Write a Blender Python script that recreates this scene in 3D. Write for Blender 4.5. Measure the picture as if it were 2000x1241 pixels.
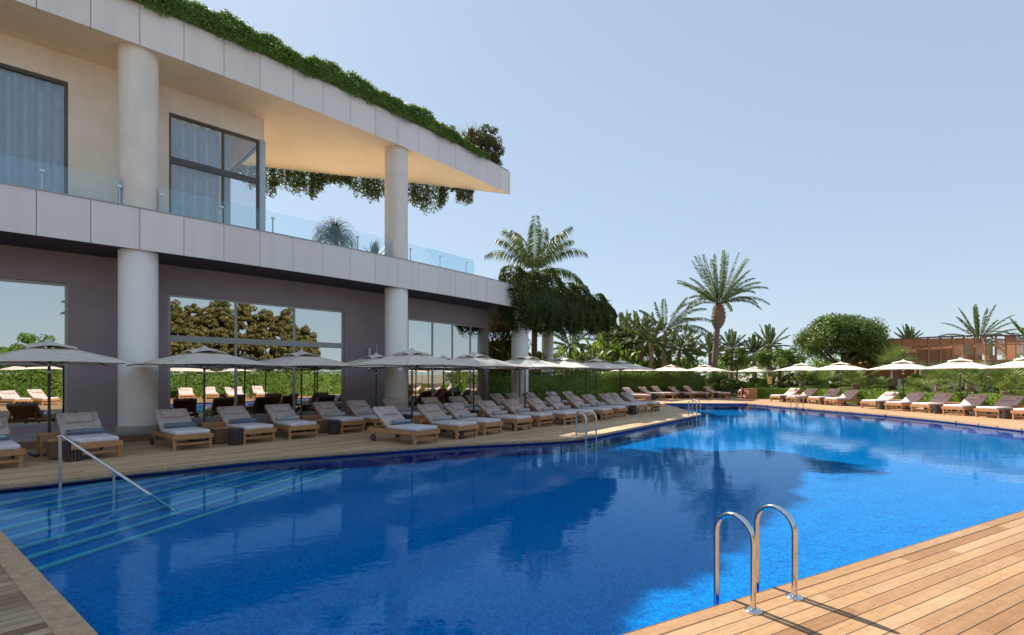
import bpy, bmesh, math, random
import numpy as np
from mathutils import Vector, Matrix
R = math.radians
S = bpy.context.scene
COL = S.collection
for o in list(bpy.data.objects): bpy.data.objects.remove(o)

# ------------------------------------------------------------------ camera, sky, sun, exposure
F, CX, HY, H = 960.0, 1000.0, 732.0, 1.8          # focal length, centre and horizon in photo pixels, eye height
cam = bpy.data.cameras.new('camera'); cam_o = bpy.data.objects.new('camera', cam); COL.objects.link(cam_o)
cam_o.location = (0, 0, H); cam_o.rotation_euler = (R(90), 0, 0)
cam.sensor_width = 36; cam.lens = F/2000*36; cam.shift_y = (HY-620.5)/2000; cam.clip_start = .05; cam.clip_end = 4000
S.camera = cam_o
SUN_AZ, SUN_EL = R(-36), R(42)
w = bpy.data.worlds.new("World"); S.world = w; w.use_nodes = True
wn = w.node_tree.nodes; sk = wn.new('ShaderNodeTexSky'); sk.sky_type = 'NISHITA'; sk.sun_disc = False
sk.sun_elevation = SUN_EL; sk.sun_rotation = SUN_AZ; sk.air_density = 1.0; sk.dust_density = .2; sk.ozone_density = 1.0
gm = wn.new('ShaderNodeGamma'); gm.inputs[1].default_value = .29; w.node_tree.links.new(sk.outputs[0], gm.inputs[0])
hs = wn.new('ShaderNodeMixRGB'); hs.blend_type = 'MULTIPLY'; hs.inputs[0].default_value = 1; hs.inputs[2].default_value = (.75, .87, 1, 1); w.node_tree.links.new(gm.outputs[0], hs.inputs[1])
w.node_tree.links.new(hs.outputs[0], wn['Background'].inputs[0]); wn['Background'].inputs[1].default_value = .124
sun = bpy.data.lights.new('sun', 'SUN'); sun.energy = 2.15; sun.angle = R(.5); sun.color = (1, .92, .8)
sun_o = bpy.data.objects.new('sun', sun); COL.objects.link(sun_o)
sdir = Vector((math.sin(SUN_AZ)*math.cos(SUN_EL), math.cos(SUN_AZ)*math.cos(SUN_EL), math.sin(SUN_EL)))
sun_o.rotation_euler = sdir.to_track_quat('Z', 'Y').to_euler(); sun_o.location = (-40, 60, 60)
S.view_settings.view_transform = 'Standard'; S.view_settings.look = 'None'; S.view_settings.gamma = 1
S.view_settings.exposure = 2.05
S.render.engine = 'CYCLES'
try:
    S.cycles.max_bounces = 12; S.cycles.diffuse_bounces = 7; S.cycles.transparent_max_bounces = 12; S.cycles.caustics_reflective = False
    S.cycles.caustics_refractive = False; S.cycles.use_denoising = True; S.cycles.sample_clamp_indirect = 6
except Exception: pass

rng = np.random.default_rng(7)
random.seed(7)

# ------------------------------------------------------------------ object helpers
def at(px, py, z=0.0):
    Y = F*(H-z)/(py-HY); return Vector(((px-CX)/F*Y, Y, z))
def ray(px, Y, z=0.0): return Vector(((px-CX)/F*Y, Y, z))

def link(name, me, m=None, parent=None, smooth=False):
    o = bpy.data.objects.new(name, me); COL.objects.link(o)
    if m is not None and not me.materials: me.materials.append(m)
    if parent is not None: o.parent = parent
    if smooth:
        me.polygons.foreach_set('use_smooth', [True]*len(me.polygons))
    return o
def tag(o, label=None, cat=None, group=None, kind=None):
    if label: o['label'] = label
    if cat: o['category'] = cat
    if group: o['group'] = group
    if kind: o['kind'] = kind
    return o
def thing(name, label, cat, loc=(0, 0, 0), rz=0, group=None):
    o = bpy.data.objects.new(name, None); COL.objects.link(o); o.location = loc; o.rotation_euler = (0, 0, rz)
    o.empty_display_size = .2
    return tag(o, label, cat, group)
KIDS = {}
def kids(o): return [c for c in o.children]
def dup(o, parent=None):
    c = o.copy(); COL.objects.link(c)
    if parent is not None: c.parent = parent
    for ch in list(o.children): dup(ch, c)
    return c

class MB:
    def __init__(s): s.v = []; s.f = []
    def add(s, vs, fs):
        b = len(s.v); s.v += [tuple(v) for v in vs]; s.f += [tuple(i+b for i in f) for f in fs]; return s
    def box(s, c, d, M=None):
        x, y, z = d[0]/2, d[1]/2, d[2]/2
        vs = [Vector((sx*x, sy*y, sz*z)) for sx in (-1, 1) for sy in (-1, 1) for sz in (-1, 1)]
        if M is not None: vs = [M @ v for v in vs]
        c = Vector(c)
        return s.add([v+c for v in vs], [(0, 1, 3, 2), (4, 6, 7, 5), (0, 4, 5, 1), (2, 3, 7, 6), (0, 2, 6, 4), (1, 5, 7, 3)])
    def bar(s, a, b, wx, wz, up=(0, 0, 1)):
        a, b = Vector(a), Vector(b); d = (b-a); L = d.length; d.normalize(); up = Vector(up)
        sd = d.cross(up)
        if sd.length < 1e-4: sd = d.cross(Vector((1, 0, 0)))
        sd.normalize(); u = sd.cross(d)
        M = Matrix((sd, d, u)).transposed()
        return s.box((a+b)/2, (wx, L, wz), M)
    def rbox(s, c, d, r, M=None, seg=3):
        bm = bmesh.new(); bmesh.ops.create_cube(bm, size=1)
        bmesh.ops.scale(bm, vec=d, verts=bm.verts)
        bmesh.ops.bevel(bm, geom=bm.edges[:], offset=r, segments=seg, profile=.5, affect='EDGES')
        bm.verts.index_update(); c = Vector(c)
        vs = [(M @ v.co if M is not None else v.co.copy())+c for v in bm.verts]
        fs = [[v.index for v in f.verts] for f in bm.faces]; bm.free()
        return s.add(vs, fs)
    def tube(s, pts, r, n=10, caps=True):
        pts = [Vector(p) for p in pts]; rs = r if isinstance(r, (list, tuple)) else [r]*len(pts)
        vs = []; fs = []; prev = None
        for i, p in enumerate(pts):
            if i == 0: t = pts[1]-p
            elif i == len(pts)-1: t = p-pts[i-1]
            else: t = (pts[i+1]-p).normalized()+(p-pts[i-1]).normalized()
            t.normalize()
            if prev is None:
                a = t.cross(Vector((0, 0, 1)))
                if a.length < 1e-3: a = t.cross(Vector((1, 0, 0)))
            else: a = prev-t*prev.dot(t)
            a.normalize(); prev = a; b = t.cross(a)
            for k in range(n):
                q = 2*math.pi*k/n; vs.append(p+(a*math.cos(q)+b*math.sin(q))*rs[i])
        for i in range(len(pts)-1):
            for k in range(n):
                k2 = (k+1) % n; fs.append((i*n+k, i*n+k2, (i+1)*n+k2, (i+1)*n+k))
        if caps: fs.append(tuple(range(n-1, -1, -1))); fs.append(tuple((len(pts)-1)*n+k for k in range(n)))
        return s.add(vs, fs)
    def lathe(s, c, prof, n=24):
        c = Vector(c); vs = []; fs = []
        for r, z in prof:
            for k in range(n):
                q = 2*math.pi*k/n; vs.append(c+Vector((r*math.cos(q), r*math.sin(q), z)))
        m = len(prof)
        for i in range(m-1):
            for k in range(n):
                k2 = (k+1) % n; fs.append((i*n+k, i*n+k2, (i+1)*n+k2, (i+1)*n+k))
        fs.append(tuple(range(n-1, -1, -1))); fs.append(tuple((m-1)*n+k for k in range(n)))
        return s.add(vs, fs)
    def prism(s, poly, z0, z1, top=True, bottom=True):
        n = len(poly); vs = [(p[0], p[1], z0) for p in poly]+[(p[0], p[1], z1) for p in poly]
        fs = [(i, (i+1) % n, n+(i+1) % n, n+i) for i in range(n)]
        if bottom: fs.append(tuple(range(n-1, -1, -1)))
        if top: fs.append(tuple(range(n, 2*n)))
        return s.add(vs, fs)
    def build(s, name, m, parent=None, smooth=False, sharp=None):
        me = bpy.data.meshes.new(name); me.from_pydata(s.v, [], s.f); me.update()
        bm = bmesh.new(); bm.from_mesh(me); bmesh.ops.recalc_face_normals(bm, faces=bm.faces); bm.to_mesh(me); bm.free()
        if smooth:
            me.polygons.foreach_set('use_smooth', [True]*len(me.polygons))
            try: me.set_sharp_from_angle(angle=R(sharp or 40))
            except Exception: pass
        return link(name, me, m, parent)

def fast_mesh(name, V, Fq, m, parent=None, smooth=False):
    """V (N,3) float, Fq (M,4) int quads"""
    me = bpy.data.meshes.new(name); V = np.asarray(V, np.float32); Fq = np.asarray(Fq, np.int32)
    me.vertices.add(len(V)); me.vertices.foreach_set('co', V.ravel())
    me.loops.add(Fq.size); me.loops.foreach_set('vertex_index', Fq.ravel())
    k = Fq.shape[1]
    me.polygons.add(len(Fq)); me.polygons.foreach_set('loop_start', np.arange(0, Fq.size, k, dtype=np.int32))
    me.polygons.foreach_set('loop_total', np.full(len(Fq), k, np.int32)); me.update(calc_edges=True)
    return link(name, me, m, parent, smooth)

def fill_poly(name, outer, holes, z, m, parent=None):
    bm = bmesh.new(); es = []
    for loop in [outer]+holes:
        vs = [bm.verts.new((p[0], p[1], z)) for p in loop]
        for i in range(len(vs)): es.append(bm.edges.new((vs[i], vs[(i+1) % len(vs)])))
    bmesh.ops.triangle_fill(bm, use_beauty=True, use_dissolve=False, edges=es)
    for f in bm.faces:
        f.normal_update()
        if f.normal.z < 0: f.normal_flip()
    me = bpy.data.meshes.new(name); bm.to_mesh(me); bm.free()
    return link(name, me, m, parent)

def catmull(pts, n=6):
    out = []; P = [Vector((p[0], p[1], 0)) for p in pts]
    for i in range(len(P)-1):
        p0 = P[max(i-1, 0)]; p1 = P[i]; p2 = P[i+1]; p3 = P[min(i+2, len(P)-1)]
        for k in range(n):
            t = k/n
            q = .5*((2*p1)+(p2-p0)*t+(2*p0-5*p1+4*p2-p3)*t*t+(3*p1-p0-3*p2+p3)*t**3)
            out.append((q.x, q.y))
    out.append((P[-1].x, P[-1].y)); return out

# ------------------------------------------------------------------ materials
class NT:
    def __init__(s, name):
        s.m = bpy.data.materials.new(name); s.m.use_nodes = True; s.t = s.m.node_tree; s.n = s.t.nodes; s.l = s.t.links
        s.b = s.n['Principled BSDF']; s.out = s.n['Material Output']
    def new(s, t, **kw):
        n = s.n.new('ShaderNode'+t)
        for k, v in kw.items(): setattr(n, k, v)
        return n
    def lk(s, a, b): s.l.new(a, b)
    def val(s, sock, v):
        if hasattr(v, 'is_linked') or isinstance(v, bpy.types.NodeSocket): s.lk(v, sock)
        else: sock.default_value = v
    def math(s, op, a, b=None, c=None):
        n = s.new('Math', operation=op); s.val(n.inputs[0], a)
        if b is not None: s.val(n.inputs[1], b)
        if c is not None: s.val(n.inputs[2], c)
        return n.outputs[0]
    def noise(s, vec, scale, detail=4, rough=.55):
        n = s.new('TexNoise'); s.lk(vec, n.inputs['Vector']) if vec is not None else None
        n.inputs['Scale'].default_value = scale; n.inputs['Detail'].default_value = detail; n.inputs['Roughness'].default_value = rough
        return n.outputs['Fac']
    def ramp(s, fac, stops):
        n = s.new('ValToRGB'); s.lk(fac, n.inputs[0]); e = n.color_ramp.elements
        while len(e) < len(stops): e.new(.5)
        for i, (p, c) in enumerate(stops): e[i].position = p; e[i].color = (*c, 1)
        return n.outputs[0]
    def mix(s, fac, a, b, mode='MIX'):
        n = s.new('MixRGB', blend_type=mode); s.val(n.inputs[0], fac)
        for sock, v in ((n.inputs[1], a), (n.inputs[2], b)):
            if isinstance(v, tuple): sock.default_value = (*v, 1) if len(v) == 3 else v
            else: s.lk(v, sock)
        return n.outputs[0]
    def obj(s): return s.new('TexCoord').outputs['Object']
    def bump(s, h, strength=.3, dist=.01):
        n = s.new('Bump'); n.inputs['Strength'].default_value = strength; n.inputs['Distance'].default_value = dist
        s.lk(h, n.inputs['Height']); return n.outputs['Normal']

def mat(name, c, rough=.6, var=.12, scale=3, bump=0, bscale=60, metallic=0, spec=.5, stain=None):
    t = NT(name); v = t.obj(); f = t.noise(v, scale, 5)
    lo = tuple(x*(1-var) for x in c); hi = tuple(min(1, x*(1+var)) for x in c)
    col = t.ramp(f, [(.3, lo), (.7, hi)])
    if stain:
        mp = t.new('Mapping'); mp.inputs['Scale'].default_value = (1, 1, .12); t.lk(v, mp.inputs[0])
        col = t.mix(t.math('MULTIPLY', t.ramp(t.noise(mp.outputs[0], stain[1], 6), [(.5, (0, 0, 0)), (.75, (1, 1, 1))]), stain[2]), col, stain[0])
    t.lk(col, t.b.inputs['Base Color']); t.b.inputs['Roughness'].default_value = rough; t.b.inputs['Metallic'].default_value = metallic
    t.b.inputs['Specular IOR Level'].default_value = spec
    if bump: t.lk(t.bump(t.noise(v, bscale, 3), bump, .01), t.b.inputs['Normal'])
    return t.m

def leaf_mat(name, cols, trans=.36, rough=.5, tcol=None):
    t = NT(name); g = t.new('NewGeometry'); r = g.outputs['Random Per Island']
    n = len(cols); col = t.ramp(r, [(i/(max(n-1, 1)), c) for i, c in enumerate(cols)])
    big = t.noise(t.obj(), .9, 3); col = t.mix(t.math('MULTIPLY', big, .55), col, tuple(x*.45 for x in cols[0]))
    t.lk(col, t.b.inputs['Base Color']); t.b.inputs['Roughness'].default_value = rough; t.b.inputs['Specular IOR Level'].default_value = .3
    tr = t.new('BsdfTranslucent'); mx = t.new('MixShader'); mx.inputs[0].default_value = trans
    t.lk(t.mix(.6, col, tcol or (.16, .2, .02), 'MIX'), tr.inputs[0]); t.lk(t.b.outputs[0], mx.inputs[1]); t.lk(tr.outputs[0], mx.inputs[2])
    t.lk(mx.outputs[0], t.out.inputs[0]); return t.m

def deck_mat(name, ang, cols, width=.115, length=2.4, rough=.62, off=(0, 0), spec=.3):
    t = NT(name); v = t.obj(); mp = t.new('Mapping'); mp.inputs['Rotation'].default_value = (0, 0, -ang); mp.inputs['Location'].default_value = (off[0], off[1], 0)
    t.lk(v, mp.inputs[0]); sp = t.new('SeparateXYZ'); t.lk(mp.outputs[0], sp.inputs[0])
    yy = t.math('DIVIDE', sp.outputs[1], width); row = t.math('FLOOR', yy); fy = t.math('FRACT', yy)
    wn_ = t.new('TexWhiteNoise', noise_dimensions='1D'); t.lk(row, wn_.inputs['W'])
    xx = t.math('ADD', t.math('DIVIDE', sp.outputs[0], length), wn_.outputs['Value']); seg = t.math('FLOOR', xx); fx = t.math('FRACT', xx)
    cb = t.new('CombineXYZ'); t.lk(row, cb.inputs[0]); t.lk(seg, cb.inputs[1])
    w2 = t.new('TexWhiteNoise', noise_dimensions='2D'); t.lk(cb.outputs[0], w2.inputs['Vector'])
    n = len(cols); base = t.ramp(w2.outputs['Value'], [(i/(n-1), c) for i, c in enumerate(cols)])
    m2 = t.new('Mapping'); m2.inputs['Scale'].default_value = (1.3, 26, 1); t.lk(mp.outputs[0], m2.inputs[0])
    ad = t.new('VectorMath', operation='ADD'); t.lk(m2.outputs[0], ad.inputs[0])
    c3 = t.new('CombineXYZ'); t.lk(t.math('MULTIPLY', w2.outputs['Value'], 50), c3.inputs[2]); t.lk(c3.outputs[0], ad.inputs[1])
    grain = t.noise(ad.outputs[0], 2.2, 6, .65)
    col = t.mix(.55, base, t.ramp(grain, [(.3, (.6, .55, .5)), (.62, (1, 1, 1))]), 'MULTIPLY')
    fine = t.noise(mp.outputs[0], 14, 6, .7); col = t.mix(.4, col, t.ramp(fine, [(.34, (.62, .56, .5)), (.5, (1, 1, 1)), (.72, (1.08, 1.1, 1.12))]), 'MULTIPLY'); blot = t.noise(mp.outputs[0], .8, 5); col = t.mix(.28, col, t.ramp(blot, [(.35, (.55, .52, .5)), (.65, (1.0, 1.0, 1.0))]), 'MULTIPLY')
    gap = t.math('MAXIMUM', t.math('LESS_THAN', fy, .06), t.math('LESS_THAN', fx, .0016))
    col = t.mix(gap, col, (.025, .018, .012))
    t.lk(col, t.b.inputs['Base Color']); t.b.inputs['Roughness'].default_value = rough; t.b.inputs['Specular IOR Level'].default_value = spec
    h = t.math('SUBTRACT', t.math('MULTIPLY', grain, .12), gap); t.lk(t.bump(h, .6, .004), t.b.inputs['Normal'])
    return t.m

def tile_mat(name, cols, grout, size=.028, rough=.25):
    t = NT(name); v = t.obj(); sc = t.new('VectorMath', operation='SCALE'); sc.inputs['Scale'].default_value = 1/size; t.lk(v, sc.inputs[0])
    fl = t.new('VectorMath', operation='FLOOR'); t.lk(sc.outputs[0], fl.inputs[0])
    wn_ = t.new('TexWhiteNoise', noise_dimensions='3D'); t.lk(fl.outputs[0], wn_.inputs['Vector'])
    n = len(cols); base = t.ramp(wn_.outputs['Value'], [(i/(n-1), c) for i, c in enumerate(cols)])
    fr = t.new('VectorMath', operation='FRACTION'); t.lk(sc.outputs[0], fr.inputs[0]); sp = t.new('SeparateXYZ'); t.lk(fr.outputs[0], sp.inputs[0])
    g = t.math('MAXIMUM', t.math('LESS_THAN', sp.outputs[0], .1), t.math('LESS_THAN', sp.outputs[1], .1))
    col = t.mix(t.math('MULTIPLY', g, .7), base, grout)
    t.lk(col, t.b.inputs['Base Color']); t.b.inputs['Roughness'].default_value = .9; t.b.inputs['Specular IOR Level'].default_value = 0; return t.m

def glass_mat(name, tint, refl, base_refl=0., rough=0., rcol=(1, 1, 1)):
    """coated window glass: part mirror, part see-through"""
    t = NT(name); t.n.remove(t.b); tr = t.new('BsdfTransparent'); tr.inputs[0].default_value = (*tint, 1)
    gl = t.new('BsdfGlossy'); gl.inputs['Roughness'].default_value = rough; gl.inputs[0].default_value = (*rcol, 1)
    fr = t.new('Fresnel'); fr.inputs[0].default_value = 1.5
    nz = t.noise(t.obj(), .55, 1); bp = t.bump(nz, .12, .05); t.lk(bp, gl.inputs['Normal'])
    fac = t.math('MAXIMUM', t.math('MINIMUM', t.math('ADD', t.math('MULTIPLY', fr.outputs[0], refl), base_refl), 1), 0)
    mx = t.new('MixShader'); t.lk(fac, mx.inputs[0]); t.lk(tr.outputs[0], mx.inputs[1]); t.lk(gl.outputs[0], mx.inputs[2]); t.lk(mx.outputs[0], t.out.inputs[0])
    return t.m

def water_mat():
    t = NT('pool_water'); t.n.remove(t.b); v = t.obj()
    mp = t.new('Mapping'); mp.inputs['Rotation'].default_value = (0, 0, R(25)); mp.inputs['Scale'].default_value = (.8, 1.25, 1); t.lk(v, mp.inputs[0])
    a = t.noise(mp.outputs[0], 1.6, 2); b = t.noise(mp.outputs[0], 9, 2); c = t.noise(mp.outputs[0], 28, 2)
    mask = t.noise(v, .16, 2)
    hh = t.math('ADD', t.math('MULTIPLY', a, .5), t.math('ADD', t.math('MULTIPLY', b, .16), t.math('MULTIPLY', t.math('MULTIPLY', c, mask), .07)))
    nm = t.bump(hh, .20, .028)
    tr = t.new('BsdfTransparent'); tr.inputs[0].default_value = (.33, .87, .98, 1)
    gl = t.new('BsdfGlossy'); gl.inputs[0].default_value = (.50, .76, 1, 1); gl.inputs['Roughness'].default_value = .01; t.lk(nm, gl.inputs['Normal'])
    fr = t.new('Fresnel'); fr.inputs[0].default_value = 1.33; t.lk(nm, fr.inputs['Normal'])
    mx = t.new('MixShader'); t.lk(t.math('MULTIPLY', fr.outputs[0], .95), mx.inputs[0]); t.lk(tr.outputs[0], mx.inputs[1]); t.lk(gl.outputs[0], mx.inputs[2]); t.lk(mx.outputs[0], t.out.inputs[0])
    return t.m

def cloth_mat(name, c, trans=0, rough=.85, weave=True):
    t = NT(name); v = t.obj(); f = t.noise(v, 5, 4); col = t.ramp(f, [(.3, tuple(x*.9 for x in c)), (.7, tuple(min(1, x*1.08) for x in c))])
    t.lk(col, t.b.inputs['Base Color']); t.b.inputs['Roughness'].default_value = rough; t.b.inputs['Specular IOR Level'].default_value = .2
    t.lk(t.bump(t.math('ADD', t.noise(v, 7, 3), t.math('MULTIPLY', t.noise(v, 220, 2), .15)), .35, .02), t.b.inputs['Normal'])
    if trans:
        tr = t.new('BsdfTranslucent'); t.lk(col, tr.inputs[0]); mx = t.new('MixShader'); mx.inputs[0].default_value = trans
        t.lk(t.b.outputs[0], mx.inputs[1]); t.lk(tr.outputs[0], mx.inputs[2]); t.lk(mx.outputs[0], t.out.inputs[0])
    return t.m

def wood_mat(name, c, rough=.55, axis_scale=(3, 3, 30)):
    t = NT(name); v = t.obj(); mp = t.new('Mapping'); mp.inputs['Scale'].default_value = axis_scale; t.lk(v, mp.inputs[0])
    g = t.noise(mp.outputs[0], 2, 6, .65); oi = t.new('ObjectInfo')
    col = t.ramp(g, [(.3, tuple(x*.62 for x in c)), (.68, tuple(min(1, x*1.2) for x in c))])
    col = t.mix(t.math('MULTIPLY', oi.outputs['Random'], .3), col, (c[0]*.6, c[1]*.62, c[2]*.7))
    t.lk(col, t.b.inputs['Base Color']); t.b.inputs['Roughness'].default_value = rough
    t.lk(t.bump(g, .25, .004), t.b.inputs['Normal']); return t.m

M = {}
M['fascia'] = mat('fascia_panel', (.82, .765, .755), .5, .04, .6, .02, 30, stain=((.5, .46, .44), 1.5, .2))
def panel_mat():
    t = NT('fascia_panel'); v = t.obj(); g = t.new('NewGeometry'); mp = t.new('Mapping'); mp.inputs['Scale'].default_value = (1, 1, .1); t.lk(v, mp.inputs[0])
    col = t.ramp(g.outputs['Random Per Island'], [(0, (.79, .72, .68)), (1, (.86, .79, .75))]); st = t.noise(mp.outputs[0], 2.2, 6)
    col = t.mix(t.math('MULTIPLY', t.ramp(st, [(.5, (0, 0, 0)), (.8, (1, 1, 1))]), .28), col, (.52, .48, .45)); t.lk(col, t.b.inputs['Base Color'])
    t.b.inputs['Roughness'].default_value = .45; t.lk(t.bump(t.noise(v, 1.1, 2), .1, .03), t.b.inputs['Normal']); return t.m
M['fascia'] = panel_mat()
M['joint_and_gap_shade'] = mat('panel_joint', (.10, .095, .095), .8)  # panel joints, and the painted gap shade under the deck edges
M['white_col'] = mat('white_column_paint', (.95, .90, .86), .6, .02, 1.2, .06, 25)
M['cream_col'] = mat('cream_column_render', (.84, .76, .67), .8, .07, 1.5, .3, 45, stain=((.5, .43, .36), 2, .3))
M['cream'] = mat('cream_render', (.87, .775, .665), .85, .07, 1.0, .3, 40, stain=((.52, .43, .34), 1.4, .35))
M['soffit'] = mat('cream_soffit', (.88, .72, .50), .85, .05, .5, .15, 40, stain=((.58, .47, .36), .8, .3))
M['purple'] = mat('aubergine_render', (.34, .255, .275), .8, .06, 1.2, .25, 45)
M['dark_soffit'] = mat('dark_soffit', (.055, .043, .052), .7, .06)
M['stone'] = mat('grey_plinth_stone', (.42, .40, .36), .7, .2, 6, .2, 30)
M['alu'] = mat('aluminium_frame', (.36, .35, .34), .42, .05, 2, metallic=.35)
M['dark_frame'] = mat('bronze_window_frame', (.10, .095, .09), .45, .05, 2, metallic=.3)
M['silver'] = mat('silver_pilaster', (.42, .47, .5), .35, .05, 2, metallic=.5)
M['steel'] = mat('polished_steel', (.72, .70, .68), .12, .04, 5, metallic=1)
M['satin_steel'] = mat('brushed_steel', (.62, .61, .6), .28, .05, 5, metallic=1)
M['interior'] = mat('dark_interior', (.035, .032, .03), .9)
M['dark_fabric'] = mat('black_wicker', (.012, .012, .014), .7, .3, 30)
M['terrace'] = mat('terrace_tile', (.55, .45, .34), .7, .1, 2)
M['glass'] = glass_mat('lobby_glass', (.42, .45, .42), .6, .52, rcol=(.97, .98, .95))
M['glass_up'] = glass_mat('bedroom_glass', (.93, .96, .98), .9, .06, rcol=(.85, .95, 1))
M['glass_bal'] = glass_mat('balustrade_glass', (.92, .965, .98), .5, .03, rcol=(.8, .95, 1))
M['glass_side'] = glass_mat('clear_side_glass', (.97, .985, .99), .3, .01)
M['curtain'] = cloth_mat('grey_curtain', (.72, .76, .82), .15)
M['fabric'] = cloth_mat('mauve_cushion', (.62, .50, .47))
M['fabric_seat'] = cloth_mat('pale_mauve_cushion', (.74, .67, .68))
M['strap'] = mat('dark_strap', (.03, .028, .03), .8)
M['teak'] = wood_mat('teak', (.55, .27, .12))
M['teak_dark'] = wood_mat('reddish_teak', (.28, .15, .09))
M['slat'] = wood_mat('dark_stained_slat', (.075, .055, .055))
M['canopy'] = cloth_mat('offwhite_canopy', (.92, .84, .74), .28)
M['pole'] = mat('dark_brown_pole', (.055, .04, .038), .45, .1)
M['white_plastic'] = mat('white_plastic', (.7, .7, .7), .4)
M['towel'] = cloth_mat('blue_grey_towel', (.42, .43, .44))
M['towel_dark'] = cloth_mat('blue_lettered_towel', (.17, .21, .28))
M['towel_white'] = cloth_mat('white_towel', (.72, .72, .72))
M['letter'] = mat('white_lettering', (.85, .88, .9), .8)
M['towel_core'] = mat('towel_end', (.55, .45, .25), .8)
M['tile'] = tile_mat('blue_mosaic', [(.001, .19, .58), (.002, .29, .74), (.004, .42, .88), (.001, .24, .66)], (.02, .45, .9))
M['tile_wall'] = tile_mat('blue_wall_mosaic', [(.01, .06, .40), (.03, .09, .52), (.01, .14, .58)], (.08, .2, .6))
M['nosing'] = mat('pale_blue_nosing', (.75, .95, .95), .4)
M['ground'] = mat('garden_soil', (.26, .21, .14), .95, .35, 1.5)
M['trunk'] = mat('palm_trunk', (.20, .14, .10), .95, .35, 9, .8, 20)
M['trunk_red'] = mat('palm_trunk_rust', (.30, .17, .09), .95, .4, 7, .8, 20)
M['bark'] = mat('bark', (.16, .11, .08), .95, .3, 10, .6, 25)
M['red'] = mat('red_plastic', (.50, .02, .03), .45)
M['yellow'] = mat('yellow_notice', (.55, .38, .06), .5)
M['lattice'] = wood_mat('rust_lattice', (.50, .21, .09))
M['olive'] = mat('olive_panel', (.36, .31, .18), .8, .12, 4)
M['roof_edge'] = mat('brown_eave', (.14, .09, .08), .7)
M['white_wall'] = mat('white_wall', (.62, .60, .57), .8, .06)
M['leaf_hedge'] = leaf_mat('hedge_leaf', [(0.090, 0.153, 0.030), (0.153, 0.266, 0.046), (0.254, 0.382, 0.064), (0.128, 0.217, 0.036)])
M['leaf_lime'] = leaf_mat('bright_hedge_leaf', [(0.133, 0.265, 0.026), (0.199, 0.376, 0.033), (0.287, 0.400, 0.044)], .35)
M['leaf_roof'] = leaf_mat('roof_hedge_leaf', [(0.119, 0.227, 0.037), (0.199, 0.344, 0.053), (0.265, 0.400, 0.079)], .38)
M['leaf_vine'] = leaf_mat('dark_vine_leaf', [(.045, .075, .018), (.07, .11, .024), (.10, .14, .03), (.05, .085, .02)], .3)
M['leaf_dry'] = leaf_mat('dry_vine_leaf', [(0.120, 0.099, 0.040), (0.099, 0.120, 0.040), (0.240, 0.141, 0.059)], .25)
M['leaf_bamboo'] = leaf_mat('golden_bamboo_leaf', [(0.220, 0.143, 0.044), (0.176, 0.143, 0.033), (0.286, 0.187, 0.066)], .3)
M['leaf_tree'] = leaf_mat('tree_leaf', [(0.073, 0.133, 0.029), (0.133, 0.219, 0.039), (0.208, 0.304, 0.053), (0.109, 0.171, 0.034)], .25)
M['leaf_bronze'] = leaf_mat('bronze_tree_leaf', [(.26, .20, .07), (.17, .18, .05), (.36, .26, .11), (.14, .15, .04), (.30, .24, .09)], .36)
M['leaf_palm'] = leaf_mat('palm_leaflet', [(0.090, 0.128, 0.045), (0.135, 0.180, 0.068), (0.180, 0.225, 0.090)], .3)
M['leaf_palm_dark'] = leaf_mat('queen_palm_leaflet', [(0.072, 0.112, 0.041), (0.112, 0.173, 0.051), (0.173, 0.203, 0.061)], .3)
M['leaf_fan'] = leaf_mat('fan_palm_leaf', [(0.121, 0.203, 0.051), (0.203, 0.284, 0.072), (0.304, 0.385, 0.121)], .3)
M['leaf_banana'] = leaf_mat('broad_leaf', [(0.101, 0.203, 0.030), (0.182, 0.304, 0.041), (0.263, 0.385, 0.061)], .35)
M['leaf_grass'] = leaf_mat('weeping_leaf', [(0.120, 0.150, 0.060), (0.180, 0.210, 0.090), (0.075, 0.105, 0.045)], .3)
M['leaf_agave'] = leaf_mat('agave_leaf', [(0.132, 0.187, 0.143), (0.176, 0.231, 0.176)], .15)

DECK_ANG = math.atan2(.7295, .684)
EDGE_ANG = math.atan2(.459, .888)
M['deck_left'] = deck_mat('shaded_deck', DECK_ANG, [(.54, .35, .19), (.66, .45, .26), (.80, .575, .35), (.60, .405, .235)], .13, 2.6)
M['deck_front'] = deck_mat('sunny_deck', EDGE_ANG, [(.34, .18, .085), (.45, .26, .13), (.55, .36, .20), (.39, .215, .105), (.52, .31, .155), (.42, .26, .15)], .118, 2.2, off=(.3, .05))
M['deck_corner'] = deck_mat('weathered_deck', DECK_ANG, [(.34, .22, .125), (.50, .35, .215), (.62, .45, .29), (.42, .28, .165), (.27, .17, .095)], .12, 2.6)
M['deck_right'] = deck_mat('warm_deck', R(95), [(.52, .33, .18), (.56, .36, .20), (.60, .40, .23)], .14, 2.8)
M['deck_border'] = wood_mat('border_board', (.56, .37, .22), .6, (6, 6, 6))
M['water'] = water_mat()

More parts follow.
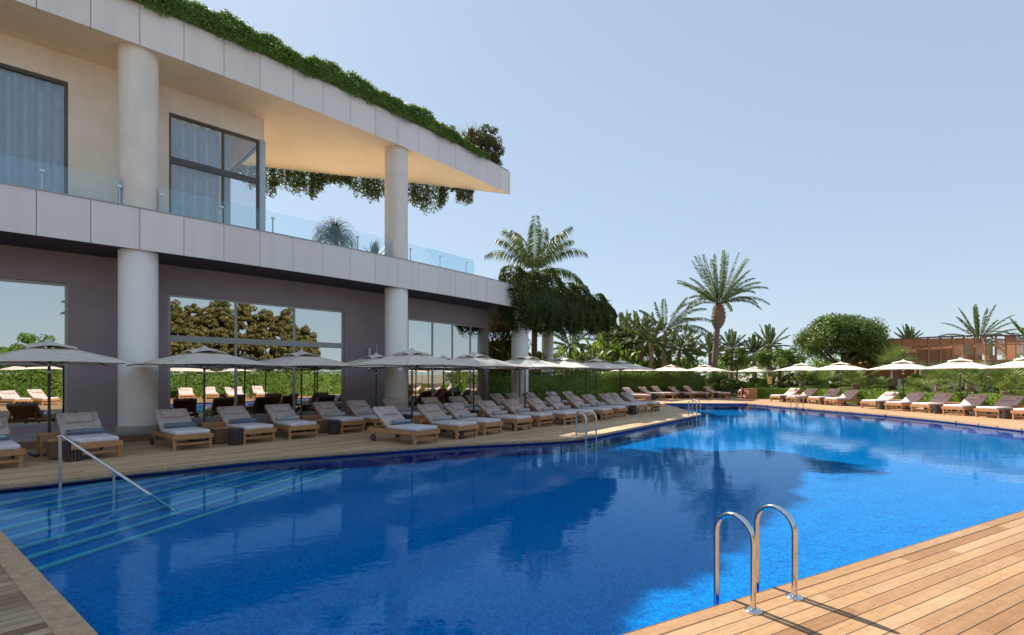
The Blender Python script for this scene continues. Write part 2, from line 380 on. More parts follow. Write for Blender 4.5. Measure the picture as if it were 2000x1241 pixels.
# ------------------------------------------------------------------ foliage tools
def unit(v): return v/np.maximum(np.linalg.norm(v, axis=1, keepdims=True), 1e-9)
def leaves(name, P, N, size, m, parent=None, aspect=.5, jitter=.8, droop=0., seed=0, sv=.35):
    """one small folded rhombic leaf at every point P, facing roughly along N"""
    g = np.random.default_rng(seed); n = len(P)
    N = unit(N+g.normal(0, jitter, (n, 3))); T = unit(np.cross(N, g.normal(0, 1, (n, 3))))
    T[:, 2] -= droop; T = unit(T); B = unit(np.cross(N, T)); sz = size*(1+g.uniform(-sv, sv, (n, 1)))
    a = P-T*sz*.5; b = P+B*sz*aspect*.5+N*sz*.06; c = P+T*sz*.5; d = P-B*sz*aspect*.5+N*sz*.06
    V = np.stack([a, b, c, d], 1).reshape(-1, 3); Fq = np.arange(4*n).reshape(n, 4)
    return fast_mesh(name, V, Fq, m, parent)

def clump_points(centers, radii, per, seed=0, flat=1.):
    g = np.random.default_rng(seed); Ps = []; Ns = []
    for c, r in zip(centers, radii):
        d = unit(g.normal(0, 1, (per, 3))); rad = r*(g.uniform(.35, 1, (per, 1))**.45)
        p = d*rad; p[:, 2] *= flat; Ps.append(p+np.asarray(c)); Ns.append(d)
    return np.concatenate(Ps), np.concatenate(Ns)

def hedge(name, path, width, height, m, label, cat, leaf=.11, dens=140, group=None, z0=0., seed=1, rough=.12, stemless=False):
    """clipped hedge along a polyline: leafy skin over an inner woody core"""
    g = np.random.default_rng(seed); t = thing(name, label, cat, (path[0][0], path[0][1], z0), 0, group); off = Vector((path[0][0], path[0][1], z0))
    P = []; N = []; core = MB()
    for (a, b) in zip(path[:-1], path[1:]):
        a = np.array(a[:2]); b = np.array(b[:2]); L = np.linalg.norm(b-a); d = (b-a)/L; nrm = np.array([-d[1], d[0]])
        k = int(dens*L*(2*height+width)); u = g.uniform(0, 2*height+width, k); s = g.uniform(-.1, L+.1, k)
        lat = np.where(u < height, -width/2, np.where(u > height+width, width/2, u-height-width/2)); zz = np.where(u < height, u, np.where(u > height+width, u-height-width, height))
        nl = np.where(u < height, -1., np.where(u > height+width, 1., 0.)); nz = np.where((u >= height) & (u <= height+width), 1., .25)
        wob = (np.sin(s*2.3+seed)+np.sin(s*5.1+2*seed)+np.sin(zz*4+s))*rough*.3+g.normal(0, rough*.45, k)
        lat = lat*(1-.12*(zz/height)**3)+nl*wob; zz = np.maximum(zz+np.where(nl == 0, wob*.8, 0), .02)
        xy = a+np.outer(s, d)+np.outer(lat, nrm)
        P.append(np.column_stack([xy[:, 0]-off.x, xy[:, 1]-off.y, zz])); N.append(np.column_stack([nl*nrm[0], nl*nrm[1], nz]))
        M3 = Matrix.Rotation(math.atan2(d[1], d[0]), 3, 'Z')
        core.box(((a[0]+b[0])/2-off.x, (a[1]+b[1])/2-off.y, height*.46), (L, width*.7, height*.9), M3)
    leaves('foliage', np.concatenate(P), np.concatenate(N), leaf, m, t, .55, .7, seed=seed)
    core.build('inner_branches', m, t); return t

def round_tree(name, label, loc, trunk_h, rx, rz, m, cat='tree', group=None, nclump=60, per=160, leaf=.16, seed=1, trunk_r=.14, lean=0., limbs=6, under=.5):
    g = np.random.default_rng(seed); t = thing(name, label, cat, loc, 0, group)
    cz = trunk_h+rz*.75; cs = []; rs = []
    while len(cs) < nclump:
        d = unit(g.normal(0, 1, (1, 3)))[0]
        if d[2] < -under: continue
        rad = g.uniform(.55, .95)
        cs.append((d[0]*rx*rad+lean, d[1]*rx*rad, cz+d[2]*rz*rad)); rs.append(g.uniform(.16, .3)*rx)
    P, N = clump_points(cs, rs, per, seed, .8); leaves('crown', P, N, leaf, m, t, .55, .5, seed=seed)
    mb = MB(); top = Vector((lean*.6, 0, trunk_h*1.05)); mb.tube([(0, 0, -.1), (lean*.2, .05, trunk_h*.5), top], [trunk_r*1.25, trunk_r, trunk_r*.85], 9)
    for i in range(limbs):
        c = Vector(cs[i*max(1, nclump//limbs-1)]); mid = top.lerp(c, .5)+Vector((0, 0, -.12*rx)); mb.tube([top-Vector((0, 0, .15)), mid, c], [trunk_r*.6, trunk_r*.4, trunk_r*.15], 7)
    mb.build('trunk', M['bark'], t, True); return t

def frond(V, Fq, base, az, el, L, droop, nl, ll, lw, hang, g, vee=.5, start=.1):
    lw = lw*1.7; nl = int(nl*1.35)
    """pinnate frond: curved midrib with narrow leaflets on both sides"""
    d = np.array([math.cos(az)*math.cos(el), math.sin(az)*math.cos(el), math.sin(el)]); p = np.array(base, float); st = L/nl
    side = np.array([-math.sin(az), math.cos(az), 0.]); pts = []; tw = g.uniform(-.35, .35)
    for i in range(nl+1):
        pts.append((p.copy(), d.copy())); p = p+d*st
        d = d+np.array([0, 0, -droop*st*(.35+1.3*i/nl)]); d /= np.linalg.norm(d)
    w = .02*L/3
    for i in range(nl):
        (a, da), (b, db) = pts[i], pts[i+1]; up = np.cross(side, da); up /= np.linalg.norm(up); ww = w*(1-.8*i/nl)
        k = len(V); V += [a+side*ww, a-side*ww, b-side*ww, b+side*ww]; Fq.append((k, k+1, k+2, k+3))
        k = len(V); V += [a+up*ww, a-up*ww, b-up*ww, b+up*ww]; Fq.append((k, k+1, k+2, k+3))
        f = i/nl
        if f < start: continue
        lf = ll*(math.sin(math.pi*min(1, .12+.88*(1-(f-start)/(1-start))**.8))**.6)*(.55+.45*(1-f))
        for sgn in (-1, 1):
            s2 = side*math.cos(tw)+up*math.sin(tw)
            q = sgn*s2*.8+da*(.55+.5*f)+up*vee*(1-hang)+np.array([0, 0, -hang*1.3]); q += g.normal(0, .12, 3); q /= np.linalg.norm(q)
            o = np.cross(q, up+g.normal(0, .3, 3)); o /= max(np.linalg.norm(o), 1e-6)
            m1 = a+q*lf*.5; tip = a+q*lf+np.array([0, 0, -hang*lf*.45-.04*lf])
            k = len(V); V += [a, m1+o*lw, tip, m1-o*lw]; Fq.append((k, k+1, k+2, k+3))

def palm(name, label, loc, h, lean=(0, 0), r=(.22, .17), fr=None, nf=28, L=3.4, el=(-10, 85), droop=.25, ll=.5, lw=.022, hang=.15, m='leaf_palm', tm='trunk', boot=None, cat='palm tree', group=None, seed=1, nl=34, vee=.5):
    g = np.random.default_rng(seed); t = thing(name, label, cat, loc, 0, group)
    V = []; Fq = []; top = np.array([lean[0], lean[1], h])
    if fr is None:
        fr = []
        for i in range(nf):
            e = R(el[0]+(el[1]-el[0])*(i+.5)/nf); fr.append((i*2.39996+g.uniform(-.25, .25), e+g.normal(0, .08), L*g.uniform(.82, 1.08), droop*g.uniform(.7, 1.3)))
    for (az, e, LL, dr) in fr: frond(V, Fq, top+np.array([math.cos(az), math.sin(az), 0])*.08, az, e, LL, dr, nl, ll, lw, hang, g, vee)
    fast_mesh('crown', np.array(V), np.array(Fq), M[m], t)
    mb = MB(); n = max(8, int(h/.16)); pts = []; rs = []
    for i in range(n+1):
        f = i/n; c = math.sin(f*math.pi/2)
        pts.append((lean[0]*f*c, lean[1]*f*c, h*f*1.0-.05)); rr = r[0]+(r[1]-r[0])*f+(.012 if i % 2 else 0)
        if boot and h-boot[1]*2.1 < h*f:
            q = (h*f-(h-boot[1]*2.1))/(boot[1]*2.1); rr = max(rr, r[1]+(boot[0]-r[1])*math.sin(math.pi*min(1, q*.95+.04))**.8+(.03 if i % 2 else 0))
        rs.append(rr)
    tr = mb.tube(pts, rs, 12); mb.build('trunk', M[tm], t, False)
    if boot:
        V = []; Fq = []
        for i in range(230):
            q = g.uniform(0, 1); a = g.uniform(0, 6.28); z = h-boot[1]*2.1*(1-q); rr = r[1]+(boot[0]-r[1])*math.sin(math.pi*min(1, q*.95+.04))**.8
            d = np.array([math.cos(a), math.sin(a), 0.]); s = np.array([-d[1], d[0], 0]); b = np.array([lean[0], lean[1], z])+d*rr*.9
            tip = b+d*.13+np.array([0, 0, .26]); k = len(V); V += [b+s*.07, b-s*.07, tip-s*.02, tip+s*.02]; Fq.append((k, k+1, k+2, k+3))
        fast_mesh('leaf_bases', np.array(V), np.array(Fq), M['trunk_red'], t)
    return t

def fan_palm(name, label, loc, h, n=26, rad=.55, pet=.9, seed=1, cat='fan palm', group=None, trunk_r=.18):
    g = np.random.default_rng(seed); t = thing(name, label, cat, loc, 0, group); V = []; Fq = []
    for i in range(n):
        az = i*2.39996+g.uniform(-.3, .3); e = R(-15+100*(i+.5)/n)+g.normal(0, .1); pl = pet*g.uniform(.7, 1.1)
        d = np.array([math.cos(az)*math.cos(e), math.sin(az)*math.cos(e), math.sin(e)]); b = np.array([0, 0, h]); c = b+d*pl
        sd = np.array([-math.sin(az), math.cos(az), 0]); up = np.cross(d, sd)*-1
        k = len(V); V += [b+sd*.015, b-sd*.015, c-sd*.012, c+sd*.012]; Fq.append((k, k+1, k+2, k+3))
        rr = rad*g.uniform(.8, 1.15); ns = 15
        for j in range(ns):
            th = R(-125+250*j/(ns-1)); q = d*math.cos(th)+sd*math.sin(th)+up*.12*abs(math.sin(th)); q /= np.linalg.norm(q)
            o = np.cross(q, np.cross(d, sd)); o /= max(np.linalg.norm(o), 1e-6); lf = rr*(.75+.25*math.cos(th))
            m1 = c+q*lf*.5; tip = c+q*lf+np.array([0, 0, -.12*lf])
            k = len(V); V += [c, m1+o*.032, tip, m1-o*.032]; Fq.append((k, k+1, k+2, k+3))
    fast_mesh('crown', np.array(V), np.array(Fq), M['leaf_fan'], t)
    mb = MB(); mb.tube([(0, 0, -.1), (0, 0, h*.5), (0, 0, h+.05)], [trunk_r*1.1, trunk_r*1.15, trunk_r], 10); mb.build('trunk', M['trunk'], t); return t

def broad_plant(name, label, loc, n, h, leafL, m='leaf_banana', seed=1, cat='plant', group=None, spread=.6, lw=.14, upright=.7):
    """tall stems each ending in a paddle-shaped leaf"""
    g = np.random.default_rng(seed); t = thing(name, label, cat, loc, 0, group); V = []; Fq = []; mb = MB()
    for i in range(n):
        az = g.uniform(0, 6.28); b = np.array([g.normal(0, spread*.4), g.normal(0, spread*.4), 0]); hh = h*g.uniform(.45, 1)
        o = np.array([math.cos(az), math.sin(az), 0]); top = b+o*spread*g.uniform(.3, 1)+np.array([0, 0, hh])
        mb.tube([b, (b+top)/2-o*spread*.1, top], [.05, .035, .02], 5)
        LL = leafL*g.uniform(.7, 1.15); d = o*(1-upright)+np.array([0, 0, upright])+g.normal(0, .15, 3); d /= np.linalg.norm(d); p = top.copy()
        sd = np.cross(d, [0, 0, 1.]); sd += g.normal(0, .4, 3); sd -= d*sd.dot(d); sd /= max(np.linalg.norm(sd), 1e-6); k0 = len(V); ns = 7
        for j in range(ns+1):
            f = j/ns; ww = lw*LL*(math.sin(math.pi*min(1, .06+.94*f))**.7); nrm = np.cross(sd, d)
            V += [p+sd*ww+nrm*ww*.3, p-sd*ww+nrm*ww*.3]; p = p+d*LL/ns; d = d+np.array([0, 0, -.14])*(1+f); d /= np.linalg.norm(d)
        for j in range(ns): k = k0+2*j; Fq.append((k, k+1, k+3, k+2))
    fast_mesh('leaves', np.array(V), np.array(Fq), M[m] if isinstance(m, str) else m, t); mb.build('stems', M['leaf_bamboo' if m == 'leaf_bamboo' else 'bark'], t); return t

def blade_plant(name, label, loc, n, L, m, seed=1, cat='plant', el=(10, 85), droop=.5, wd=.03, group=None, h=0., trunk=False):
    """rosette of long narrow blades"""
    g = np.random.default_rng(seed); t = thing(name, label, cat, loc, 0, group); V = []; Fq = []
    for i in range(n):
        az = g.uniform(0, 6.28); e = R(g.uniform(*el)); d = np.array([math.cos(az)*math.cos(e), math.sin(az)*math.cos(e), math.sin(e)]); LL = L*g.uniform(.7, 1.1)
        p = np.array([0, 0, h])+g.normal(0, .03, 3); sd = np.array([-math.sin(az), math.cos(az), 0]); ns = 7; k0 = len(V)
        for j in range(ns+1):
            f = j/ns; ww = wd*(1-f)**.7*(.6+.4*min(1, f*5)); V += [p+sd*ww, p-sd*ww]; p = p+d*LL/ns; d = d+np.array([0, 0, -droop*LL/ns*(1+f)]); d /= np.linalg.norm(d)
        for j in range(ns): k = k0+2*j; Fq.append((k, k+1, k+3, k+2))
    fast_mesh('leaves', np.array(V), np.array(Fq), M[m] if isinstance(m, str) else m, t)
    if trunk: mb = MB(); mb.tube([(0, 0, -.1), (.02, 0, h*.5), (0, 0, h)], [.12, .09, .08], 8); mb.build('trunk', M['bark'], t)
    return t
#@@SETTING
# ------------------------------------------------------------------ pool, decks, ground
PC = (-1.385, 2.26)
front_edge = [PC, (6.7, 6.44), (17.4, 11.98)]
right_edge = catmull([(17.4, 11.98), (17.1, 14.3), (17.0, 16.3), (17.2, 19.3), (16.9, 22.3), (16.0, 25.6), (14.8, 30.9)], 5)
far_edge = [(14.8, 30.9), (9.6, 31.1), (9.25, 29.8)]
left_bank = catmull([(8.6, 22.4), (2.44, 14.64)], 2)[:-1]+catmull([(2.44, 14.64), (1.74, 13.94), (.2, 13.3), (-1.33, 12.8), (-3.62, 11.6), (-5.49, 10.54), (-6.53, 9.65), (-7.14, 9.14), (-7.71, 8.51), (-8.33, 8.0), (-8.75, 7.76)], 4)
POOL = front_edge[:-1]+right_edge[:-1]+far_edge+left_bank
def offset(poly, d):
    n = len(poly); out = []
    for i in range(n):
        a, b, c = (Vector(poly[(i+k) % n]) for k in (-1, 0, 1)); t = ((b-a).normalized()+(c-b).normalized())
        t = t.normalized() if t.length > 1e-5 else (c-b).normalized()
        nn = Vector((t.y, -t.x)); s = 1/max(.5, nn.dot(Vector(((b-a).normalized().y, -(b-a).normalized().x)))); out.append(tuple(b+nn*d*s))
    return out
WL, FLOOR = -.10, -.40
big = [(-1500, -1500), (1500, -1500), (1500, 1500), (-1500, 1500)]
tag(fill_poly('ground', big, [offset(POOL, .10)], -.03, M['ground']), kind='structure')

# building front line: gently curved; a(s) is its heading, off is measured into the building
def heading(s): return R(49-.7*s) if s < 17.25 else R(35.6)
_st = .05; _tab = {}
def _build_tab():
    x, y = -11.9, 11.95; _tab[0] = (x, y)
    for i in range(1, int(30/_st)+1):
        a = heading((i-.5)*_st); x += math.sin(a)*_st; y += math.cos(a)*_st; _tab[i] = (x, y)
    x, y = -11.9, 11.95
    for i in range(-1, -int(16/_st)-1, -1):
        a = min(heading((i+.5)*_st), R(54)); x -= math.sin(a)*_st; y -= math.cos(a)*_st; _tab[i] = (x, y)
_build_tab()
def PF(s, off=0.):
    f = s/_st; i = math.floor(f); t = f-i; p = _tab[i]; q = _tab[i+1]; a = min(heading(s), R(54))
    return (p[0]+(q[0]-p[0])*t-math.cos(a)*off, p[1]+(q[1]-p[1])*t+math.sin(a)*off)
def s_at(px, off=0.):
    k = (px-CX)/F; lo, hi = -15., 29.
    for _ in range(50):
        m = (lo+hi)/2; p = PF(m, off)
        if p[0]/p[1] < k: lo = m
        else: hi = m
    return lo
def srange(a, b, d=.5):
    n = max(1, int(math.ceil((b-a)/d))); return [a+(b-a)*i/n for i in range(n+1)]
def slabstrip(mb, s0, s1, o0, o1, z0, z1, d=.5):
    ss = srange(s0, s1, d); poly = [PF(s, o0) for s in ss]+[PF(s, o1) for s in reversed(ss)]
    n = len(ss); vs = []; fs = []
    for s in ss:
        a = PF(s, o0); b = PF(s, o1); vs += [(a[0], a[1], z0), (b[0], b[1], z0), (b[0], b[1], z1), (a[0], a[1], z1)]
    for i in range(n-1):
        k = 4*i
        for q in range(4): fs.append((k+q, k+(q+1) % 4, k+4+(q+1) % 4, k+4+q))
    fs.append((0, 1, 2, 3)); fs.append((4*n-1, 4*n-2, 4*n-3, 4*n-4)); return mb.add(vs, fs)

ld_outer = [(15.6, 41), (8, 42), (-1, 33)]+[PF(s, 1.9) for s in srange(17, -12, 1.)[::1]] if False else [(15.6, 41), (8, 42), (-.5, 31)]+[PF(s, 1.9) for s in np.arange(17, -12.5, -1.)]
ld = list(reversed(far_edge[:-1] if False else []))
left_poly = [(14.8, 30.9), (9.6, 31.1), (9.25, 29.8)]+left_bank+[(-14, 5.5)]+[PF(s, 1.9) for s in np.arange(-12, 17.5, 1.)]+[(-.5, 31), (8, 42), (15.6, 41)]
tag(fill_poly('pool_deck', left_poly, [], 0, M['deck_left']), kind='structure')
tag(fill_poly('pool_deck', [PC]+[(-8.75, 7.76), (-14, 5.5), (-20, -14), (-.5, -14)], [], 0, M['deck_corner']), kind='structure')
tag(fill_poly('pool_deck', front_edge+[(28, 12), (28, -14), (-.5, -14)], [], 0, M['deck_front']), kind='structure')
tag(fill_poly('pool_deck', right_edge+[(15.6, 41), (30, 41), (28, 12)], [], 0, M['deck_right']), kind='structure')
# edge boards standing over the water
def edge_boards(path, width, m, zt=.004, drop=.055, closed=False):
    mb = MB(); vs = []; fs = []
    P = [Vector(p) for p in path]; n = len(P)
    for i, p in enumerate(P):
        t = (P[min(i+1, n-1)]-P[max(i-1, 0)]).normalized(); nn = Vector((t.y, -t.x)); q = p-nn*.03; r = p+nn*width
        vs += [(q.x, q.y, -drop), (q.x, q.y, zt), (r.x, r.y, zt), (r.x, r.y, -drop)]
    for i in range(n-1):
        k = 4*i
        for a in range(4): fs.append((k+a, k+(a+1) % 4, k+4+(a+1) % 4, k+4+a))
    fs += [(0, 1, 2, 3), (4*n-1, 4*n-2, 4*n-3, 4*n-4)]
    return tag(mb.add(vs, fs).build('deck_edge_board_or_gap_shade', m), kind='structure')
edge_boards(left_bank, .125, M['deck_border'])
edge_boards([left_bank[-1], PC], .15, M['deck_border'])
edge_boards(front_edge, .10, M['deck_front'], zt=.002)
edge_boards(right_edge, .14, M['deck_right'])
edge_boards([(14.8, 30.9), (9.6, 31.1), (9.25, 29.8), (8.6, 22.4)], .14, M['deck_border'])
# basin
wall = offset(POOL, .06); nW = len(wall); mb = MB()
mb.add([(p[0], p[1], -.058) for p in wall]+[(p[0], p[1], FLOOR) for p in wall], [(i, (i+1) % nW, nW+(i+1) % nW, nW+i) for i in range(nW)])
tag(mb.build('pool_wall', M['tile_wall']), kind='structure')
tag(fill_poly('pool_floor', wall, [], FLOOR, M['tile']), kind='structure')
tag(fill_poly('pool_water', offset(POOL, .055), [], WL, M['water']), kind='structure')
# joists under the overhang of the left deck
mb = MB()
for i in range(4, len(left_bank)-1, 2):
    p = Vector(left_bank[i]); t = (Vector(left_bank[i+1])-p).normalized(); nn = Vector((t.y, -t.x))
    mb.box((p.x+nn.x*.03, p.y+nn.y*.03, -.068), (.10, .10, .03), Matrix.Rotation(math.atan2(t.y, t.x), 3, 'Z'))
tag(mb.build('deck_joists', M['deck_border']), kind='structure')
edge_boards(left_bank, -.02, M['joint_and_gap_shade'], zt=-.057, drop=.082)  # dark strip, no board: shade of the gap under the overhang, painted in
edge_boards(right_edge, -.02, M['joint_and_gap_shade'], zt=-.057, drop=.075)  # same painted gap shade along the right bank
# entry steps at the shallow end
LN = [((0, 986), (266, 932)), ((0, 1002), (343, 930)), ((0, 1016), (396, 928)), ((0, 1035), (452, 926.5)), ((14, 1054), (504, 925.5)), ((32, 1073.5), (556, 925)), ((49, 1093), (609, 924)), ((70, 1115.5), (658, 923))]
mb = MB(); nb = MB(); prev = None; zprev = None
for k, (a, b) in enumerate(LN):
    D = -(.11+.033*(k+1)); A = at(*a, D); B = at(*b, D); d = (B-A).normalized(); A2 = A-d*3.0; B2 = B+d*.5
    if prev is None: prev = (A2+Vector((-3, 3, 0)), B2+Vector((-1, 1.2, 0)))
    pa, pb = (Vector((p.x, p.y, D)) for p in prev)
    mb.add([pa, pb, B2, A2], [(0, 1, 2, 3)])
    zn = FLOOR if k == 7 else D-.033
    mb.add([A2, B2, (B2.x, B2.y, zn), (A2.x, A2.y, zn)], [(0, 1, 2, 3)])
    nn = Vector((-d.y, d.x, 0)); nb.add([A2+Vector((0, 0, .004)), B2+Vector((0, 0, .004)), B2+nn*.09+Vector((0, 0, .004)), A2+nn*.11+Vector((0, 0, .004))], [(0, 1, 2, 3)])
    nb.add([A2+Vector((0, 0, .004)), B2+Vector((0, 0, .004)), B2-nn*.004+Vector((0, 0, -.02)), A2-nn*.004+Vector((0, 0, -.02))], [(0, 1, 2, 3)])
    prev = (A2, B2)
st = tag(mb.build('pool_steps', M['tile']), kind='structure'); nb.build('step_nosing', M['nosing'], st)

# ------------------------------------------------------------------ hotel building
GZ, SOF, FT = .22, 5.25, 6.35           # ground floor level, lower soffit, top of lower fascia
RS, RT = 10.85, 11.95                   # roof soffit and top
WO = 1.9                                # facade is set back from the front line
S_END, S_TER, S_UP = 17.0, 29.2, s_at(516, WO)
HB = thing('hotel_building', 'white two storey hotel with curved front, big columns and sharp planted roof', 'building', (-10, 18, 0))
HBo = Vector((-10, 18, 0))
def hb(mbuild, name, m, parent=None, **kw):
    mbuild.v = [(v[0]-HBo.x, v[1]-HBo.y, v[2]-HBo.z) for v in mbuild.v]
    o = mbuild.build(name, m, parent or HB, **kw); return o
S0 = -12.
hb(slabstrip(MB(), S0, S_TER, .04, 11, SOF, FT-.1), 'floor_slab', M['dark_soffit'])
hb(slabstrip(MB(), S0, S_TER, .3, 10.9, FT-.1, FT-.07), 'terrace_floor', M['terrace'])
hb(slabstrip(MB(), S0, S_END, .06, 11, -.02, GZ), 'plinth', M['stone'])
hb(slabstrip(MB(), S0, S_END-3, -.26, .055, -.02, GZ-.06), 'plinth_step', M['teak_dark'])
# fascia cladding: separate panels with open joints
def fascia(s0, s1, z0, z1, name, step=1.02):
    mb = MB(); s = s0
    while s < s1-.05:
        e = min(s+step, s1); slabstrip(mb, s+.007, e-.007, -.01, .025, z0, z1, .6); s = e
    o = hb(mb, name, M['fascia']); hb(slabstrip(MB(), s0, s1, .026, .039, z0+.01, z1-.01), 'panel_joint', M['joint_and_gap_shade'], o)
    c = slabstrip(MB(), s0, s1, -.03, .16, z1+.002, z1+.03); hb(c, 'coping', M['alu'], o); return o
fascia(S0, S_TER, SOF-.02, FT, 'slab_fascia'); fascia(S0, 17.22, RS-.02, RT, 'roof_fascia')
mb = MB(); e = PF(S_TER, .02); e2 = PF(S_TER, 3); mb.bar((e[0], e[1], (SOF+FT)/2), (e2[0], e2[1], (SOF+FT)/2), .05, FT-SOF); hb(mb, 'slab_fascia', M['fascia'])
# roof: wedge that ends in a sharp prow
front = [PF(s, .04) for s in srange(S0, 17.2, .6)]; back = [(-.1, 24.66), (-4.9, 23.1), (-10.67, 21.45), (-19, 18.9), (-30, 15.5)]
mb = MB(); poly = front+back; mb.prism(poly, RS, RT-.02); o = hb(mb, 'roof_slab', M['soffit'])
mb = MB()
for a, b in zip(back[:-1], back[1:]): mb.bar((a[0], a[1], (RS+RT)/2), (b[0], b[1], (RS+RT)/2), .03, RT-RS+.02)
hb(mb, 'roof_back_fascia', M['fascia'])

def wall_with(openings, s0, s1, z0, z1, m, name, th=.3):
    """openings: (sa, sb, za, zb)"""
    mb = MB(); cur = s0
    for sa, sb, za, zb in sorted(openings):
        if sa > cur: slabstrip(mb, cur, sa, WO, WO+th, z0, z1)
        if za > z0: slabstrip(mb, sa, sb, WO, WO+th, z0, za)
        if zb < z1: slabstrip(mb, sa, sb, WO, WO+th, zb, z1)
        cur = sb
    if cur < s1: slabstrip(mb, cur, s1, WO, WO+th, z0, z1)
    return hb(mb, name, m)
W1 = (s_at(-420, WO), s_at(133, WO), GZ+.16, 4.37); W2 = (s_at(328, WO), s_at(673, WO), GZ+.1, 4.35); W3 = (s_at(797, WO), s_at(951.5, WO), GZ+.05, 4.33)
S_E2 = W3[1]+.1
wall_with([W1, W2, W3], S0, S_E2, GZ, SOF, M['purple'], 'ground_floor_wall')
U1 = (s_at(-330, WO), s_at(133, WO), FT-.07, 10.08); U2 = (s_at(330, WO), S_UP-.16, FT-.07, 10.08)
wall_with([U1, U2], S0, S_UP, FT-.07, RS, M['cream'], 'upper_wall')
# rear and end walls
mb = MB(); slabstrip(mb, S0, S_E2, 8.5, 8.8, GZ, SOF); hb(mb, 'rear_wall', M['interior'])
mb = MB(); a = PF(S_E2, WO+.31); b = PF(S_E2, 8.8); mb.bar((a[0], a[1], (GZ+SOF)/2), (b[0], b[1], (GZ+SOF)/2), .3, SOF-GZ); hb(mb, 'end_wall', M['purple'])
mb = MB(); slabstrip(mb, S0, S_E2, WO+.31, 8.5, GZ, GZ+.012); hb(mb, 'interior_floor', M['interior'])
mb = MB(); slabstrip(mb, S0, S_UP, 6.2, 6.4, FT-.07, RS)
mb2 = MB(); a = PF(S_UP-.05, WO+4.2); b = PF(S_UP-.05, 6.19); mb2.bar((a[0], a[1], (FT+RS)/2), (b[0], b[1], (FT+RS)/2), .2, RS-FT); a = PF(S_UP-.05, WO+.31); b = PF(S_UP-.05, WO+4.2)
mb2.bar((a[0], a[1], 10.46), (b[0], b[1], 10.46), .2, RS-10.08); hb(mb, 'rear_wall', M['cream']); hb(mb2, 'end_wall', M['cream'])
mb = MB(); a = PF(U2[0]-.4, WO+.31); b = PF(U2[0]-.4, 6.19); mb.bar((a[0], a[1], (FT+RS)/2), (b[0], b[1], (FT+RS)/2), .15, RS-FT); hb(mb, 'room_partition', M['cream'])

def window(op, fm, gm, verts, trans=(), fw=.075, depth=.09, setb=.06, label=None, sash=None):
    """frame as part, panes as sub-parts; verts are s positions of mullions, trans heights of transoms"""
    sa, sb, za, zb = op; o0, o1 = WO+setb, WO+setb+depth; mb = MB()
    slabstrip(mb, sa, sb, o0, o1, zb-fw, zb-.003); slabstrip(mb, sa, sb, o0, o1, za+.003, za+fw)
    for s in (sa+.002, sb-fw-.002): slabstrip(mb, s, s+fw, o0, o1, za+fw, zb-fw)
    zs = [za+fw]+[t for t in trans]+[zb-fw]; vs_ = [sa+fw]+list(verts)+[sb-fw]
    for t, hh in [(t, .1) for t in trans]: slabstrip(mb, sa+fw, sb-fw, o0-.012, o1, t-hh, t+hh)
    for v in verts:
        lev = [za+fw]+sum([[t-.1, t+.1] for t in trans], [])+[zb-fw]
        for i in range(0, len(lev), 2): slabstrip(mb, v-fw*.55, v+fw*.55, o0+.004, o1, lev[i], lev[i+1])
    fr = hb(mb, 'window', fm)
    if label: fr['label'] = label
    lev = [za+fw]+sum([[t-.1, t+.1] for t in trans], [])+[zb-fw]
    for i in range(0, len(lev), 2):
        for a, b in zip(vs_[:-1], vs_[1:]):
            hb(slabstrip(MB(), a, b, o0+.03, o0+.042, lev[i], lev[i+1], 6), 'pane', gm, fr)
    return fr
window(W1, M['alu'], M['glass'], [W1[1]-3.2], ())
window(W2, M['alu'], M['glass'], [s_at(462, WO), s_at(576, WO)], (2.95,))
window(W3, M['alu'], M['glass'], [s_at(847, WO), s_at(886, WO), s_at(921, WO)], ())
window(U1, M['dark_frame'], M['glass_up'], [U1[1]-3.6], (), fw=.085)
window(U2, M['dark_frame'], M['glass_up'], [s_at(437, WO)], (8.62,), fw=.07)
# glazed return and pilaster at the corner of the upper room
a = Vector(PF(S_UP-.05, WO+.3)); b = Vector(PF(S_UP-.05, WO+4.2)); mb = MB()
for z in (FT-.03, 10.04): mb.bar((a.x, a.y, z), (b.x, b.y, z), .08, .08)
mb.bar((b.x, b.y, FT-.07), (b.x, b.y, 10.08), .085, .085, (0, 1, 0)); mb.bar((a.x, a.y, FT-.07), (a.x, a.y, 10.08), .085, .085, (0, 1, 0))
q = hb(mb, 'side_window', M['dark_frame']); mb = MB(); mb.bar((a.x, a.y, 8.2), (b.x, b.y, 8.2), .012, 3.7); hb(mb, 'pane', M['glass_side'], q)
hb(slabstrip(MB(), S_UP-.158, S_UP+.03, WO-.05, WO+.3, FT-.07, 10.08), 'corner_pilaster', M['silver'])
# columns
def column(px, off, r, z0, z1, m, base=True, xy=None):
    c = xy or PF(s_at(px, off), off); o = hb(MB().lathe((c[0], c[1], 0), [(r, z0), (r, z1)], 40), 'column', m, smooth=True)
    if base: hb(MB().lathe((c[0], c[1], 0), [(r+.05, z0-.001), (r+.05, z0+.14), (r+.035, z0+.16)], 40), 'column_base', M['stone'], o, smooth=True)
    return c
for px in (270.5, 774): column(px, .55, .46, GZ, SOF+.003, M['white_col']); column(px, .55, .46, FT-.07, RS+.003, M['cream_col'], False)
column(1015.5, .75, .46, 0, SOF+.003, M['white_col']); column(1070, 0, .40, 0, SOF+.003, M['white_col'], xy=(2.42, 33.4))
column(-620, .55, .46, GZ, SOF+.003, M['white_col'])

